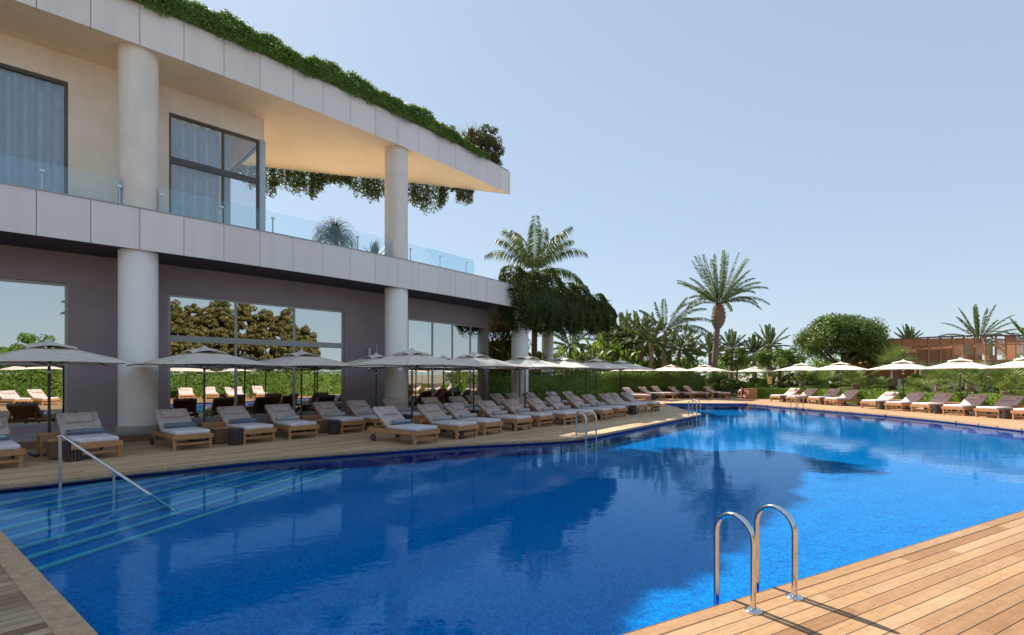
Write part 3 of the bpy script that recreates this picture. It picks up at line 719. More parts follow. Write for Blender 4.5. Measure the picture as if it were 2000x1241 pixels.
# curtains hang inside the upper windows
def curtain(sa, sb, label, off=WO+.34, z0=FT-.03, z1=10.06, gath=.12):
    ss = np.arange(sa, sb, .03); g = np.random.default_rng(int(abs(sa*100))); ph = np.cumsum(g.uniform(.25, .75, len(ss))); vs = []; fs = []
    c = PF((sa+sb)/2, off)
    for z in np.linspace(z0, z1, 6):
        for s, p in zip(ss, ph): q = PF(s, off+gath*math.sin(p)*(1.1-.3*(z-z0)/(z1-z0))); vs.append((q[0]-c[0], q[1]-c[1], z-z0))
    n = len(ss)
    for j in range(5):
        for i in range(n-1): fs.append((j*n+i, j*n+i+1, (j+1)*n+i+1, (j+1)*n+i))
    o = MB().add(vs, fs).build('curtain', M['curtain'], None, smooth=True, sharp=80); o.location = (c[0], c[1], z0)
    return tag(o, label, 'curtain', 'curtains in the upper floor windows')
curtain(U1[0], U1[1]-.08, 'long grey curtain across the tall bedroom window at the far left')
curtain(U2[0]+.06, s_at(437, WO)-.02, 'grey curtain filling the left pane of the corner bedroom window')
curtain(s_at(439, WO), s_at(455, WO), 'narrow gathered curtain just right of the mullion in the corner window')

# glass balustrades on the slab edge
def balustrade(post_px, s0, s1, label):
    posts = [s_at(p, .3) for p in post_px]; c = PF((s0+s1)/2, .3); t = thing('glass_balustrade', label, 'balustrade', (c[0], c[1], FT), 0, 'glass balustrades along the upper terrace')
    def bb(mb, name, m, par=None, **kw):
        mb.v = [(v[0]-c[0], v[1]-c[1], v[2]-FT) for v in mb.v]; return mb.build(name, m, par or t, **kw)
    ed = [s0]+[p for p in posts if s0+.3 < p < s1-.3]+[s1]
    for a, b in zip(ed[:-1], ed[1:]): bb(slabstrip(MB(), a+.01, b-.01, .255, .267, FT-.06, 7.14, 6), 'pane', M['glass_bal'])
    for s in posts:
        p = PF(s, .31); o = bb(MB().tube([(p[0], p[1], FT-.07), (p[0], p[1], 6.95)], .024, 10), 'post', M['satin_steel'], smooth=True)
        q = PF(s, .24); mb = MB(); mb.bar((p[0], p[1], 6.93), (q[0], q[1], 6.93), .1, .055); bb(mb, 'clamp', M['satin_steel'], o)
balustrade((-160, 82, 234), s_at(-320, .3), s_at(240, .3), 'glass balustrade left of the first big column')
balustrade((315, 432, 533, 621, 699, 766, 802, 860, 911), s_at(311, .3), s_at(925, .3), 'long glass balustrade from first big column to the hanging vine')
# small white unit on the aubergine wall
p = PF(s_at(719, WO), WO-.09); t = thing('wall_unit', 'small white bracket and box fixed to aubergine wall beside second column', 'wall unit', (p[0], p[1], 2.45), -DECK_ANG+R(90))
MB().rbox((0, 0, .0), (.1, .1, .9), .02).build('bracket', M['white_plastic'], t); MB().rbox((.2, -.03, -.2), (.2, .14, .4), .03).build('box', M['white_plastic'], t)
MB().tube([(.22, 0, 0), (.32, 0, .2), (.36, 0, .5), (.33, 0, .62)], .012, 6).build('cable', M['white_plastic'], t)
#@@FURN
# ------------------------------------------------------------------ furniture prototypes
def make_lounger(tilt=35, dx=0.):
    t = thing('sun_lounger', '-', 'sun lounger'); W2_ = .41
    mb = MB()
    for sx in (-1, 1): mb.rbox((sx*(W2_-.03), .03, .305), (.045, 1.94, .115), .008)
    mb.rbox((0, -.945, .305), (.865, .04, .115), .008); mb.rbox((0, .98, .305), (.73, .04, .1), .008)
    for y in np.arange(-.84, .2, .12): mb.box((0, float(y), .335), (.73, .07, .02))
    mb.build('frame', M['teak'], t)
    for sx in (-1, 1):
        b = MB(); b.rbox((sx*(W2_-.032), -.87, .122), (.068, .075, .245), .008)
        b.prism([(0, 0), (1, 0), (1, 1), (0, 1)], 0, 0) if False else None
        x0, x1 = sx*(W2_-.055), sx*(W2_-.015)
        b.add([(x0, -.91, .245), (x0, -.76, .245), (x0, -.835, .15), (x1, -.91, .245), (x1, -.76, .245), (x1, -.835, .15)], [(0, 1, 2), (3, 5, 4), (0, 3, 4, 1), (1, 4, 5, 2), (0, 2, 5, 3)])
        b.build('leg', M['teak'], t)
    MB().rbox((0, -.87, .135), (.70, .03, .06), .006).build('stretcher', M['teak'], t)
    for sx in (-1, 1):
        b = MB(); b.rbox((sx*(W2_-.03), .72, .19), (.045, .09, .14), .008); l = b.build('leg', M['teak'], t)
        w_ = MB(); M90 = Matrix.Rotation(R(90), 3, 'Y'); k = MB().lathe((0, 0, 0), [(.03, -.028), (.092, -.026), (.098, -.012), (.098, .012), (.092, .026), (.03, .028)], 20)
        w_.add([M90 @ Vector(v)+Vector((sx*(W2_+.022), .72, .099)) for v in k.v], k.f); w_.build('wheel', M['slat'], l, smooth=True)
    c = MB().rbox((0, -.36, .405), (.74, 1.16, .10), .035, seg=4).build('seat_cushion', M['fabric_seat'], t, smooth=True)
    b = MB()
    for sx in (-1, 1): b.bar((sx*.372, -.92, .362), (sx*.372, .2, .362), .012, .012)
    b.build('piping', M['strap'], c)
    an = R(tilt); Mx = Matrix.Rotation(an, 3, 'X'); hinge = Vector((0, .24, .37))
    def on(y, z): return hinge+Mx @ Vector((0, y, z))
    b = MB()
    for sx in (-1, 1): b.rbox(hinge+Mx @ Vector((sx*.33, .37, -.02)), (.05, .76, .035), .006, Mx)
    for y in np.arange(.06, .74, .11): b.box(on(float(y), -.005), (.62, .07, .018), Mx)
    for sx in (-1, 1): b.bar(on(.5, -.04)+Vector((sx*.3, 0, 0)), (sx*.3, .82, .33), .035, .025)
    b.build('backrest_frame', M['teak'], t)
    bc = MB().rbox(on(.385, .058), (.74, .80, .105), .038, Mx, 4).build('backrest', M['fabric'], t, smooth=True)
    pl = MB().rbox(on(.52, .145)+Vector((dx, 0, 0)), (.50, .29, .12), .05, Mx, 4).build('pillow', M['fabric'], t, smooth=True)
    MB().rbox(on(.74, .1)+Vector((dx, 0, 0)), (.035, .16, .02), .006, Mx).build('strap', M['strap'], pl)
    return t
LOUNGER = make_lounger(); LOUNGER_B = make_lounger(32, .03); LOUNGER_C = make_lounger(37, -.02)
def make_towel(mt='towel'):
    t = thing('rolled_towel', '-', 'towel'); n = 22; L = .66; mb = MB()
    prof = [(-L/2, .052), (-L/2+.015, .066), (L/2-.015, .066), (L/2, .052)]; vs = []; fs = []
    for x, r in prof:
        for k in range(n): q = 2*math.pi*k/n; vs.append((x, r*math.cos(q), r*math.sin(q)*.94+.066))
    for i in range(3):
        for k in range(n): fs.append((i*n+k, i*n+(k+1) % n, (i+1)*n+(k+1) % n, (i+1)*n+k))
    mb.add(vs, fs).build('roll', M[mt], t, smooth=True)
    mb = MB()
    for sx in (-1, 1):
        m0 = MB().lathe((0, 0, 0), [(.046, -.006), (.046, .006), (.03, .012)], 16); My = Matrix.Rotation(R(90*sx), 3, 'Y')
        mb.add([My @ Vector(v)+Vector((sx*L/2, 0, .066)) for v in m0.v], m0.f)
    mb.build('towel_end', M['towel_core'], t); return t
TOWEL = make_towel(); TOWEL_L = make_towel('towel_dark')
def lettering(text, width, r):
    cu = bpy.data.curves.new('lettering', 'FONT'); cu.body = text; cu.size = .075; cu.align_x = 'CENTER'; cu.resolution_u = 2; cu.space_character = 1.15
    o = bpy.data.objects.new('lettering', cu); COL.objects.link(o); dg = bpy.context.evaluated_depsgraph_get(); me = bpy.data.meshes.new_from_object(o.evaluated_get(dg))
    bpy.data.objects.remove(o); bpy.data.curves.remove(cu); bm = bmesh.new(); bm.from_mesh(me); bmesh.ops.subdivide_edges(bm, edges=bm.edges, cuts=1); bm.to_mesh(me); bm.free(); xs = [v.co.x for v in me.vertices]; k = width/(max(xs)-min(xs))
    for v in me.vertices:
        a = (v.co.y-.028)/r+R(38); v.co = Vector((v.co.x*k, -math.cos(a)*(r+.0025), .066+math.sin(a)*(r+.0025)*.94))
    me.materials.clear(); me.materials.append(M['letter']); return me
LETTER = lettering('MAXX ROYAL', .5, .066)

def make_umbrella():
    t = thing('patio_umbrella', '-', 'umbrella'); HP = 2.57
    MB().tube([(0, 0, .02), (0, 0, 2.5)], .027, 12).build('pole', M['pole'], t, smooth=True)
    b = MB(); b.rbox((0, 0, .03), (.6, .6, .06), .012); b.lathe((0, 0, 0), [(.05, .06), (.045, .3)], 14); b.build('base', M['pole'], t)
    a = 1.40; zr, ze = 2.05, 2.085; n = 14; vs = []; fs = []
    inner = .30
    def zc(u, v):                         # height of the canopy at square coordinates
        m = max(abs(u), abs(v)); q = min(abs(u), abs(v))/max(m, 1e-6); f = m/a
        corner = 2.52-(2.52-zr)*f**.9; mid = 2.52-(2.52-ze)*f**.92-.03*math.sin(math.pi*f)
        return mid+(corner-mid)*q**1.6
    mb = MB()
    for side in range(4):
        Rm = Matrix.Rotation(side*math.pi/2, 3, 'Z'); g = []
        for i in range(9):
            m = inner+(a-inner)*i/8
            for j in range(13): v = m*(-1+2*j/12); g.append(Rm @ Vector((m, v, zc(m, v))))
        fs = [(i*13+j, i*13+j+1, (i+1)*13+j+1, (i+1)*13+j) for i in range(8) for j in range(12)]; mb.add(g, fs)
    can = mb.build('canopy', M['canopy'], t, smooth=True, sharp=6)
    sol = can.modifiers.new('thickness', 'SOLIDIFY'); sol.thickness = .008
    mb = MB(); c = .43
    for side in range(4):
        Rm = Matrix.Rotation(side*math.pi/2, 3, 'Z'); g = []
        for i in range(6):
            m = .03+(c-.03)*i/5
            for j in range(11):
                v = m*(-1+2*j/10); f = i/5; g.append(Rm @ Vector((m*(1-.0*f), v, HP-.01-(HP-.01-zc(c, c)-.012)*f**.85*(1)+.085*f*(1-(abs(v)/m)**2))))
        mb.add(g, [(i*11+j, i*11+j+1, (i+1)*11+j+1, (i+1)*11+j) for i in range(5) for j in range(10)])
    v = mb.build('vent', M['canopy'], t, smooth=True, sharp=6); sol = v.modifiers.new('thickness', 'SOLIDIFY'); sol.thickness = .008
    MB().lathe((0, 0, 0), [(.05, HP-.03), (.055, HP), (.03, HP+.025), (.01, HP+.035)], 14).build('finial', M['white_plastic'], t, smooth=True)
    for k in range(8):
        q = k*math.pi/4; d = Vector((math.cos(q), math.sin(q), 0)); L = a if k % 2 == 0 else a*math.sqrt(2); u = d*L*.985
        ze_ = (ze if k % 2 == 0 else zr)-.018; mid = d*L*.5; zm = zc(mid.x, mid.y)-.02
        b = MB(); b.bar((d.x*.04, d.y*.04, 2.46), (mid.x, mid.y, zm), .016, .022); b.bar((mid.x, mid.y, zm), (u.x, u.y, ze_), .016, .022); r = b.build('rib', M['pole'], t)
        b = MB(); b.bar((d.x*.04, d.y*.04, 2.02), (mid.x, mid.y, zm-.01), .013, .016); b.build('strut', M['pole'], r)
    for z in (1.86, 2.02): MB().lathe((0, 0, 0), [(.045, z-.03), (.05, z-.02), (.05, z+.02), (.045, z+.03)], 14).build('collar', M['white_plastic'], t, smooth=True)
    return t
UMB = make_umbrella()
def make_table():
    t = thing('side_table', '-', 'side table'); b = MB()
    for i in range(5): b.rbox((0, -.16+.08*i, .49), (.66, .072, .024), .004)
    b.build('table_top', M['teak'], t)
    for sx in (-1, 1):
        for sy in (-1, 1): MB().rbox((sx*.295, sy*.165, .239), (.05, .05, .478), .005).build('leg', M['teak'], t)
    b = MB()
    for sy in (-1, 1): b.box((0, sy*.165, .445), (.54, .022, .06))
    for sx in (-1, 1): b.box((sx*.295, 0, .445), (.022, .28, .06))
    b.build('apron', M['teak'], t); return t
TABLE = make_table()
def make_bin():
    t = thing('slatted_bin', '-', 'waste bin'); b = MB(); n = 18
    for k in range(n):
        q = 2*math.pi*k/n; b.rbox((.155*math.cos(q), .155*math.sin(q), .22), (.016, .036, .40), .004, Matrix.Rotation(q, 3, 'Z'))
    b.build('slats', M['slat'], t); MB().lathe((0, 0, 0), [(.138, .02), (.138, .385)], 20).build('liner', M['strap'], t)
    b = MB()
    for z in (.06, .385): b.lathe((0, 0, 0), [(.139, z-.012), (.146, z-.012), (.146, z+.012), (.139, z+.012)], 20)
    b.build('hoop', M['pole'], t); return t
BIN = make_bin()
def make_box():
    t = thing('slatted_box', '-', 'box'); b = MB()
    for z in np.arange(.05, .38, .05):
        for sx in (-1, 1): b.box((sx*.2, 0, float(z)), (.018, .38, .04))
        for sy in (-1, 1): b.box((0, sy*.2, float(z)), (.38, .018, .04))
    b.build('slats', M['teak_dark'], t); MB().rbox((0, 0, .40), (.46, .46, .03), .006).build('lid', M['teak'], t)
    for sx in (-1, 1):
        for sy in (-1, 1): MB().box((sx*.172, sy*.172, .19), (.03, .03, .385)).build('corner_post', M['teak_dark'], t)
    return t
BOX = make_box()
used = set()
def place(proto, x, y, rz, label, group, z=0.):
    o = proto if proto.name not in used else dup(proto); used.add(proto.name)
    o.location = (x, y, z); o.rotation_euler = (0, 0, rz); o['label'] = label; o['group'] = group; return o
ORD = ['first', 'second', 'third', 'fourth', 'fifth', 'sixth', 'seventh', 'eighth', 'ninth', 'tenth', 'eleventh', 'twelfth', 'thirteenth', 'fourteenth', 'fifteenth', 'sixteenth']
def lounger(fl, rz, label, group, tl=None, letters=False, tgroup=None):
    X = Vector((math.cos(rz), math.sin(rz))); Y = Vector((-math.sin(rz), math.cos(rz))); c = Vector(fl)+X*.38+Y*.87
    o = place(random.choice((LOUNGER, LOUNGER, LOUNGER_B, LOUNGER_C)), c.x, c.y, rz, label, group)
    if tl:
        q = c+Y*.10; tw = place(TOWEL_L if letters else TOWEL, q.x, q.y, rz+R(random.uniform(-2, 2)), tl, tgroup or 'rolled towels on the loungers', .454)
        if letters: l = bpy.data.objects.new('lettering', LETTER); COL.objects.link(l); l.parent = tw
    return o
RA = R(51.5); fd = Vector((.7826, -.6225)); lat = Vector((.6225, .7826))
A = [(-10.02, 8.96), (-9.1, 10.2), (-7.97, 11.6), (-6.95, 12.75), (-6.15, 13.6), (-5.2, 15.0), (-4.35, 15.7), (-3.45, 17.05), (-2.2, 17.95), (-1.27, 19.2), (-.73, 20.4), (.28, 21.7), (.92, 22.9), (1.86, 23.6), (3.06, 24.6), (4.05, 25.7)]
for i, p in enumerate(A):
    nm = ['cushioned lounger cut off by the left edge of the photo', 'cushioned lounger behind the steel handrail, lettered towel on its seat', 'cushioned lounger in front of the first big column, lettered towel']
    lb = nm[i] if i < 3 else f'{ORD[i]} lounger from the left in the back row beside the hotel'
    lounger(p, RA+R([0, 1, -1.5, 1, -3, 0, 0, .5][i % 8]), lb, 'loungers in the back row beside the hotel', (f'lettered blue grey towel on the {"lounger behind the handrail" if i == 1 else "lounger before the first big column" if i == 2 else "leftmost lounger"}' if i < 3 else f'rolled towel on the {ORD[i]} lounger of the back row') if i < 12 else None, i < 4)
B = [(-2.46, 12.43), (-1.53, 13.6), (-.83, 14.5), (.12, 15.64), (.91, 16.8), (1.87, 17.5), (2.64, 18.3), (3.54, 19.4), (4.4, 20.6), (5.4, 22.2), (5.95, 23.0), (6.85, 23.9)]
for i, p in enumerate(B):
    lb = 'nearest whole lounger at the head of the front row by the pool' if i == 0 else 'last lounger of the front row, near the deck corner' if i == 11 else f'{ORD[i]} lounger in the front row along the pool, counted from the near end'
    lounger(p, RA+R([2, -1, 1, 0, -1, 1][i % 6]), lb, 'loungers in the front row along the pool', f'pale rolled towel on the {ORD[i]} lounger of the front row' if i < 9 else None, i == 0)
Cc = [(9.0, 33.2), (10.9, 36.2), (12.0, 36.7), (13.5, 37.2), (14.7, 37.4), (16.3, 37.3)]
for i, p in enumerate(Cc): lounger(p, R(50), f'{ORD[i]} lounger from the left in the far row before the clipped hedge', 'loungers before the far hedge')
D = [(17.4, 33), (17.8, 31.8), (18.3, 30.3), (18.5, 29), (18.8, 26.4), (18.96, 24.9), (19.3, 23.7), (19.5, 22.2), (19.75, 20.9), (20.1, 19.7)]
for i, p in enumerate(D): lounger(p, R(-72), f'{ORD[i]} lounger from the far end of the sunny right hand row' if i < 9 else 'lounger cut off by the right edge of the photo', 'loungers on the sunny right bank')
# umbrellas
UA = [(-10.5, 11.15, 'umbrella at the far left edge, above the lettered loungers'), (-8.45, 13.5, 'umbrella just right of the first big column'), (-6.75, 15.75, 'umbrella in front of the middle of the lobby window'), (-4.97, 18.0, 'half hidden umbrella before the wall left of the second column'), (-2.8, 20.1, 'back row umbrella half hidden behind the umbrella at the second column'), (-1.26, 22.4, 'back row umbrella at the right end of the hotel glass'), (.39, 24.6, 'back row umbrella in front of the third column')]
UB = [(-3.0, 14.75), (-1.32, 16.9), (.5, 18.9), (2.1, 20.9), (3.95, 23.1), (5.7, 25.8)]
UBL = ['large pale umbrella over the head of the front row', 'pale umbrella right of the second column in the front row', 'pale umbrella before the third column in the front row', 'front row umbrella before the fourth column', 'front row umbrella just right of the fourth column', 'last front row umbrella, near the deck corner']
UC = [(9.2, 36.6, 'far umbrella half hidden behind the last front row umbrella'), (12.25, 37.9, 'left of the two far umbrellas before the hedge, under the palms'), (14.5, 36.9, 'right of the two far umbrellas before the hedge, by the tall palm')]
UD = [(19.1, 32.4, 'farthest umbrella of the sunny right row'), (19.8, 29.6, 'umbrella below the big round tree'), (20.5, 25.75, 'umbrella before the fan palms left of the lattice pavilion'), (20.75, 22.75, 'umbrella before the lattice pavilion'), (21.4, 20.35, 'umbrella cut by the right edge of the photo')]
for x, y, l in UA: place(UMB, x, y, RA+R(random.uniform(-3, 3)), l, 'umbrellas in the back row')
for (x, y), l in zip(UB, UBL): place(UMB, x, y, RA+R(random.uniform(-3, 3)), l, 'umbrellas in the front row')
for x, y, l in UC: place(UMB, x, y, R(48+random.uniform(-4, 4)), l, 'umbrellas before the far hedge')
for x, y, l in UD: place(UMB, x, y, R(-45+random.uniform(-4, 4)), l, 'umbrellas on the sunny right bank')
for x, y, l in [(22.5, 45.5, 'most distant umbrella seen under the middle tree'), (25.0, 51, 'distant umbrella behind the small notice'), (20.6, 50, 'distant umbrella left of the small round tree trunk')]: place(UMB, x, y, R(30), l, 'distant umbrellas in the garden')
# tables, bins and boxes between the pairs
def near_pole(x, y, f, l, rz=RA, sgn=1):
    X = Vector((math.cos(rz), math.sin(rz))); Y = Vector((-math.sin(rz), math.cos(rz))); return Vector((x, y))-Y*f+X*l
for i, (x, y, l) in enumerate(UA[:5]):
    w_ = ['umbrella at the left edge', 'umbrella right of the first column', 'umbrella before the lobby window', 'umbrella left of the second column', 'hidden back row umbrella'][i]
    q = near_pole(x, y, .34, .1); place(TABLE, q.x, q.y, RA, f'teak side table at the foot of the {w_}', 'teak side tables of the back row')
    if i < 3:
        q = near_pole(x, y, .95, .05); place(BOX, q.x, q.y, RA, f'slatted teak box between table and bin at the {w_}', 'slatted teak boxes')
    q = near_pole(x, y, 1.6, .15); place(BIN, q.x, q.y, R(7*i), f'dark slatted bin in front of the {w_}', 'dark slatted bins')
for i, (x, y) in enumerate(UB):
    w_ = ['first', 'second', 'third', 'fourth', 'fifth', 'last'][i]
    q = near_pole(x, y, .42, .12); place(TABLE, q.x, q.y, RA, f'teak side table below the {w_} front row umbrella', 'teak side tables of the front row')
    q = near_pole(x, y, 1.75, .2); place(BIN, q.x, q.y, R(11*i), f'dark slatted bin below the {w_} front row umbrella', 'dark slatted bins')
for i, (a, b) in enumerate([(0, 1), (2, 3), (4, 5)]):
    q = (Vector(Cc[a])+lat*.76+Vector(Cc[b]))/2; p = q-fd*1.3; place(TABLE, p.x, p.y, RA, f'{ORD[i]} teak table from the left in the far row', 'teak side tables of the far row'); p = q-fd*.1
    place(BIN, p.x, p.y, 0, f'{ORD[i]} dark slatted bin from the left in the far row', 'dark slatted bins')
ld_ = Vector((.309, -.951)); hd_ = Vector((.951, .309))
for i, (a, b) in enumerate([(0, 1), (2, 3), (4, 5), (6, 7), (8, 9)]):
    q = (Vector(D[a])+ld_*.76+Vector(D[b]))/2; p = q+hd_*1.2; place(TABLE, p.x, p.y, R(-72), f'{ORD[i]} teak table from the far end of the sunny right row', 'teak side tables on the right bank'); p = q+hd_*.1
    place(BIN, p.x, p.y, R(9*i), f'{ORD[i]} dark slatted bin from the far end of the sunny right row', 'dark slatted bins')
# loungers and umbrellas on the near bank that the lobby glass mirrors
ev = Vector((.62, .785)); hv = Vector((.78, -.62))
for i, tt in enumerate((0, 1.4, 2.9, 4.3, 5.9, 7.3)):
    p = Vector((7.3, 1.9))+ev*tt; lounger(p, R(-128.6), f'{ORD[i]} lounger on the near bank mirrored in the wide lobby window', 'loungers on the near bank')
for i, xx in enumerate((-4.6, -3.2, -.6, .8, 3.4, 4.8)): lounger((xx, -3.8+.12*i), math.pi+R(12), f'{ORD[i]} lounger on the near deck mirrored in the left window', 'loungers on the near deck')
for p, l in [(Vector((7.3, 1.9))+ev*1.1+hv*1.9, 'umbrella on the near bank mirrored in the wide lobby window, left'), (Vector((7.3, 1.9))+ev*4.9+hv*1.9, 'umbrella on the near bank mirrored in the wide lobby window, right'), (Vector((-3.4, -6)), 'umbrella on the near deck mirrored in the left window'), (Vector((1.2, -6)), 'umbrella on the near deck mirrored in left window glass edge')]: place(UMB, p.x, p.y, R(20), l, 'umbrellas on the near bank')

# dining chairs inside the lobby glass
def make_chair():
    t = thing('dining_chair', '-', 'chair'); MB().rbox((0, 0, .42), (.56, .52, .1), .03).build('seat', M['dark_fabric'], t)
    b = MB()
    for k in range(9):
        q = R(-100+200*k/8); b.rbox((.29*math.sin(q), .27*math.cos(q), .62), (.125, .04, .50), .015, Matrix.Rotation(-q, 3, 'Z'))
    b.build('backrest', M['dark_fabric'], t)
    for sx in (-1, 1):
        for sy in (-1, 1): MB().tube([(sx*.22, sy*.2, .4), (sx*.25, sy*.23, 0)], .018, 6).build('leg', M['strap'], t)
    return t
CH = make_chair(); g = random.Random(4)
for i, (px, off) in enumerate([(20, 3.0), (95, 2.9), (372, 2.75), (418, 3.0), (500, 2.8), (545, 3.1), (600, 2.8), (640, 2.9), (815, 2.9), (870, 3.0)]):
    p = PF(s_at(px, off), off); place(CH, p[0], p[1], g.uniform(0, 6.28), f'black wicker dining chair behind the {"left window" if i < 2 else "wide lobby window" if i < 8 else "right hand lobby glass"}, {ORD[i if i < 2 else i-2 if i < 8 else i-8]} from the left', 'dining chairs behind the lobby glass', GZ+.013)

# pool ladders
def make_ladder():
    t = thing('pool_ladder', '-', 'pool ladder')
    for sx in (-1, 1):
        r = .17; top = .52; pts = [(sx*.25, 0, 0), (sx*.25, 0, top*.5)]+[(sx*.25, r-r*math.cos(q), top+r*math.sin(q)) for q in np.linspace(0, math.pi, 15)]+[(sx*.25, 2*r, top*.4), (sx*.25, 2*r, -.2), (sx*.25, 2*r, -.39)]
        o = MB().tube(pts, .0215, 14).build('rail', M['steel'], t, smooth=True)
        MB().lathe((sx*.25, 0, 0), [(.062, .001), (.062, .008), (.045, .022), (.03, .026)], 20).build('flange', M['steel'], o, smooth=True)
    for z in (-.2, -.33): MB().rbox((0, .34, z), (.46, .08, .025), .008).build('tread', M['satin_steel'], t)
    return t
LAD = make_ladder(); GL = 'steel pool ladders'
place(LAD, 2.057, 3.85, EDGE_ANG, 'big polished steel ladder on the sunny deck in the foreground', GL)
place(LAD, 2.03, 14.36, R(45)+math.pi, 'steel ladder on the left bank at the bend of the deck', GL)
place(LAD, 7.9, 21.75, R(51.5)+math.pi, 'steel ladder near the far corner of the left bank', GL)
place(LAD, 15.86, 27.1, R(103), 'steel ladder on the right bank before the sunny loungers', GL)
# handrail into the shallow end
t = thing('pool_handrail', 'sloping steel handrail leading down into the shallow steps', 'handrail', (-7.5, 8.16, 0)); o0 = Vector((-7.5, 8.16, 0))
hd = Vector((1.77, -.35, -.92)); p1 = Vector((0, 0, .8)); sl = [p1+hd*k for k in (0, .25, .62, 1.0, 1.25)]
MB().tube([p1+Vector((-.03, 0, -.03)), sl[0]+Vector((.05, -.01, -.012)), sl[1], sl[2], sl[3], sl[4]], .0225, 14).build('rail', M['satin_steel'], t, smooth=True)
MB().tube([(0, 0, -.2), (0, 0, .79)], .023, 14).build('post', M['satin_steel'], t, smooth=True)
k = .6; MB().tube([p1+hd*k+Vector((0, 0, -.5)), p1+hd*k+Vector((0, 0, -.01))], .021, 12).build('post', M['satin_steel'], t, smooth=True)
MB().tube([p1+hd*1.24+Vector((0, 0, -.06)), p1+hd*1.24], .021, 12).build('post', M['satin_steel'], t, smooth=True)
# lifebuoy, teak bin and notice by the far corner
t = thing('lifebuoy', 'red lifebuoy with white bands hanging on a short post beside the teak bin', 'lifebuoy', (17.05, 36.4, 0), R(15)); vs = MB(); n, k = 28, 10
vs.add([((.26+.065*math.cos(b))*math.cos(a), .065*math.sin(b), .40+(.30+.065*math.cos(b))*math.sin(a)) for a in np.linspace(0, 2*math.pi, n, endpoint=False) for b in np.linspace(0, 2*math.pi, k, endpoint=False)], [(i*k+j, i*k+(j+1) % k, ((i+1) % n)*k+(j+1) % k, ((i+1) % n)*k+j) for i in range(n) for j in range(k)])
vs.build('ring', M['red'], t, smooth=True); mb = MB()
for a in (45, 135, 225, 315): mb.bar((.22*math.cos(R(a)), 0, .4+.25*math.sin(R(a))), (.31*math.cos(R(a)), 0, .4+.35*math.sin(R(a))), .145, .145)
mb.build('white_band', M['white_plastic'], t); MB().tube([(0, .1, 0), (0, .1, .85)], .03, 8).build('post', M['white_plastic'], t)
t = thing('towel_bin', 'boarded teak bin standing between lifebuoy and bright hedge', 'bin', (17.85, 36.8, 0), R(8)); b = MB()
for z in (.08, .22, .36, .50, .64): b.rbox((0, -.3, z), (.68, .03, .13), .008); b.rbox((0, .3, z), (.68, .03, .13), .008); b.rbox((-.33, 0, z), (.03, .56, .13), .008); b.rbox((.33, 0, z), (.03, .56, .13), .008)
b.build('boards', M['teak'], t); MB().rbox((0, 0, .735), (.74, .68, .04), .008).build('lid', M['teak'], t)
t = thing('notice_post', 'small yellow notice on a dark post behind the right row', 'sign', (18.75, 35.8, 0), R(5)); MB().tube([(0, 0, 0), (0, 0, 1.15)], .035, 8).build('post', M['pole'], t)
MB().rbox((0, -.03, 1.38), (.32, .03, .55), .01).build('notice', M['yellow'], t); MB().box((-.1, -.05, 1.36), (.07, .012, .5)).build('stripe', M['towel_core'], t)
#@@VEG
# ------------------------------------------------------------------ planting on the building
def on_curve_foliage(name, label, cat, s0, s1, prof, n, leaf, m, seed, core=None, jitter=.7, droop=.4, aspect=.5):
    """prof(s, u, g) -> off, z, n_off, n_z for u in 0..1"""
    g = np.random.default_rng(seed); c = PF((s0+s1)/2, 0); P = []; N = []
    for i in range(n):
        s = g.uniform(s0, s1); off, z, no, nz = prof(s, g.uniform(), g); a = heading(s); p = PF(s, off)
        P.append((p[0]-c[0], p[1]-c[1], z)); N.append((-math.cos(a)*no, math.sin(a)*no, nz))
    t = thing(name, label, cat, (c[0], c[1], 0)); leaves('foliage', np.array(P), np.array(N), leaf, m, t, aspect, jitter, droop, seed)
    if core:
        mb = MB()
        for (a, b, o0_, o1_, z0, z1) in core: slabstrip(mb, a, b, o0_, o1_, z0, z1, .5)
        mb.v = [(v[0]-c[0], v[1]-c[1], v[2]) for v in mb.v]; mb.build('inner_branches', m, t)
    return t
def roof_prof(s, u, g):
    hgt = .80+.07*math.sin(s*1.7)+.06*math.sin(s*4.3+1)+.04*math.sin(s*9)
    if s > 11.5: hgt *= max(.3, 1-.6*(s-11.5)/4)
    th = math.pi*.62*u; r = 1+g.normal(0, .06)+.05*math.sin(s*6+u*9)
    lip = .09+.06*math.sin(s*3.1)+.04*math.sin(s*7.7)
    return .52-.68*math.cos(th)**.7*r if th < math.pi/2 else .52+.68*(-math.cos(th))*r, RT+.02-lip*(1-u)+hgt*math.sin(th)**.8*r, -math.cos(th), math.sin(th)+.15
on_curve_foliage('roof_hedge', 'bright green trailing hedge along the roof edge', 'hedge', -9, 15.6, roof_prof, 60000, .085, M['leaf_roof'], 3, [(-9, 12, .05, .9, RT+.035, RT+.5), (12, 15.2, .12, .8, RT+.035, RT+.2)], .75, .3)
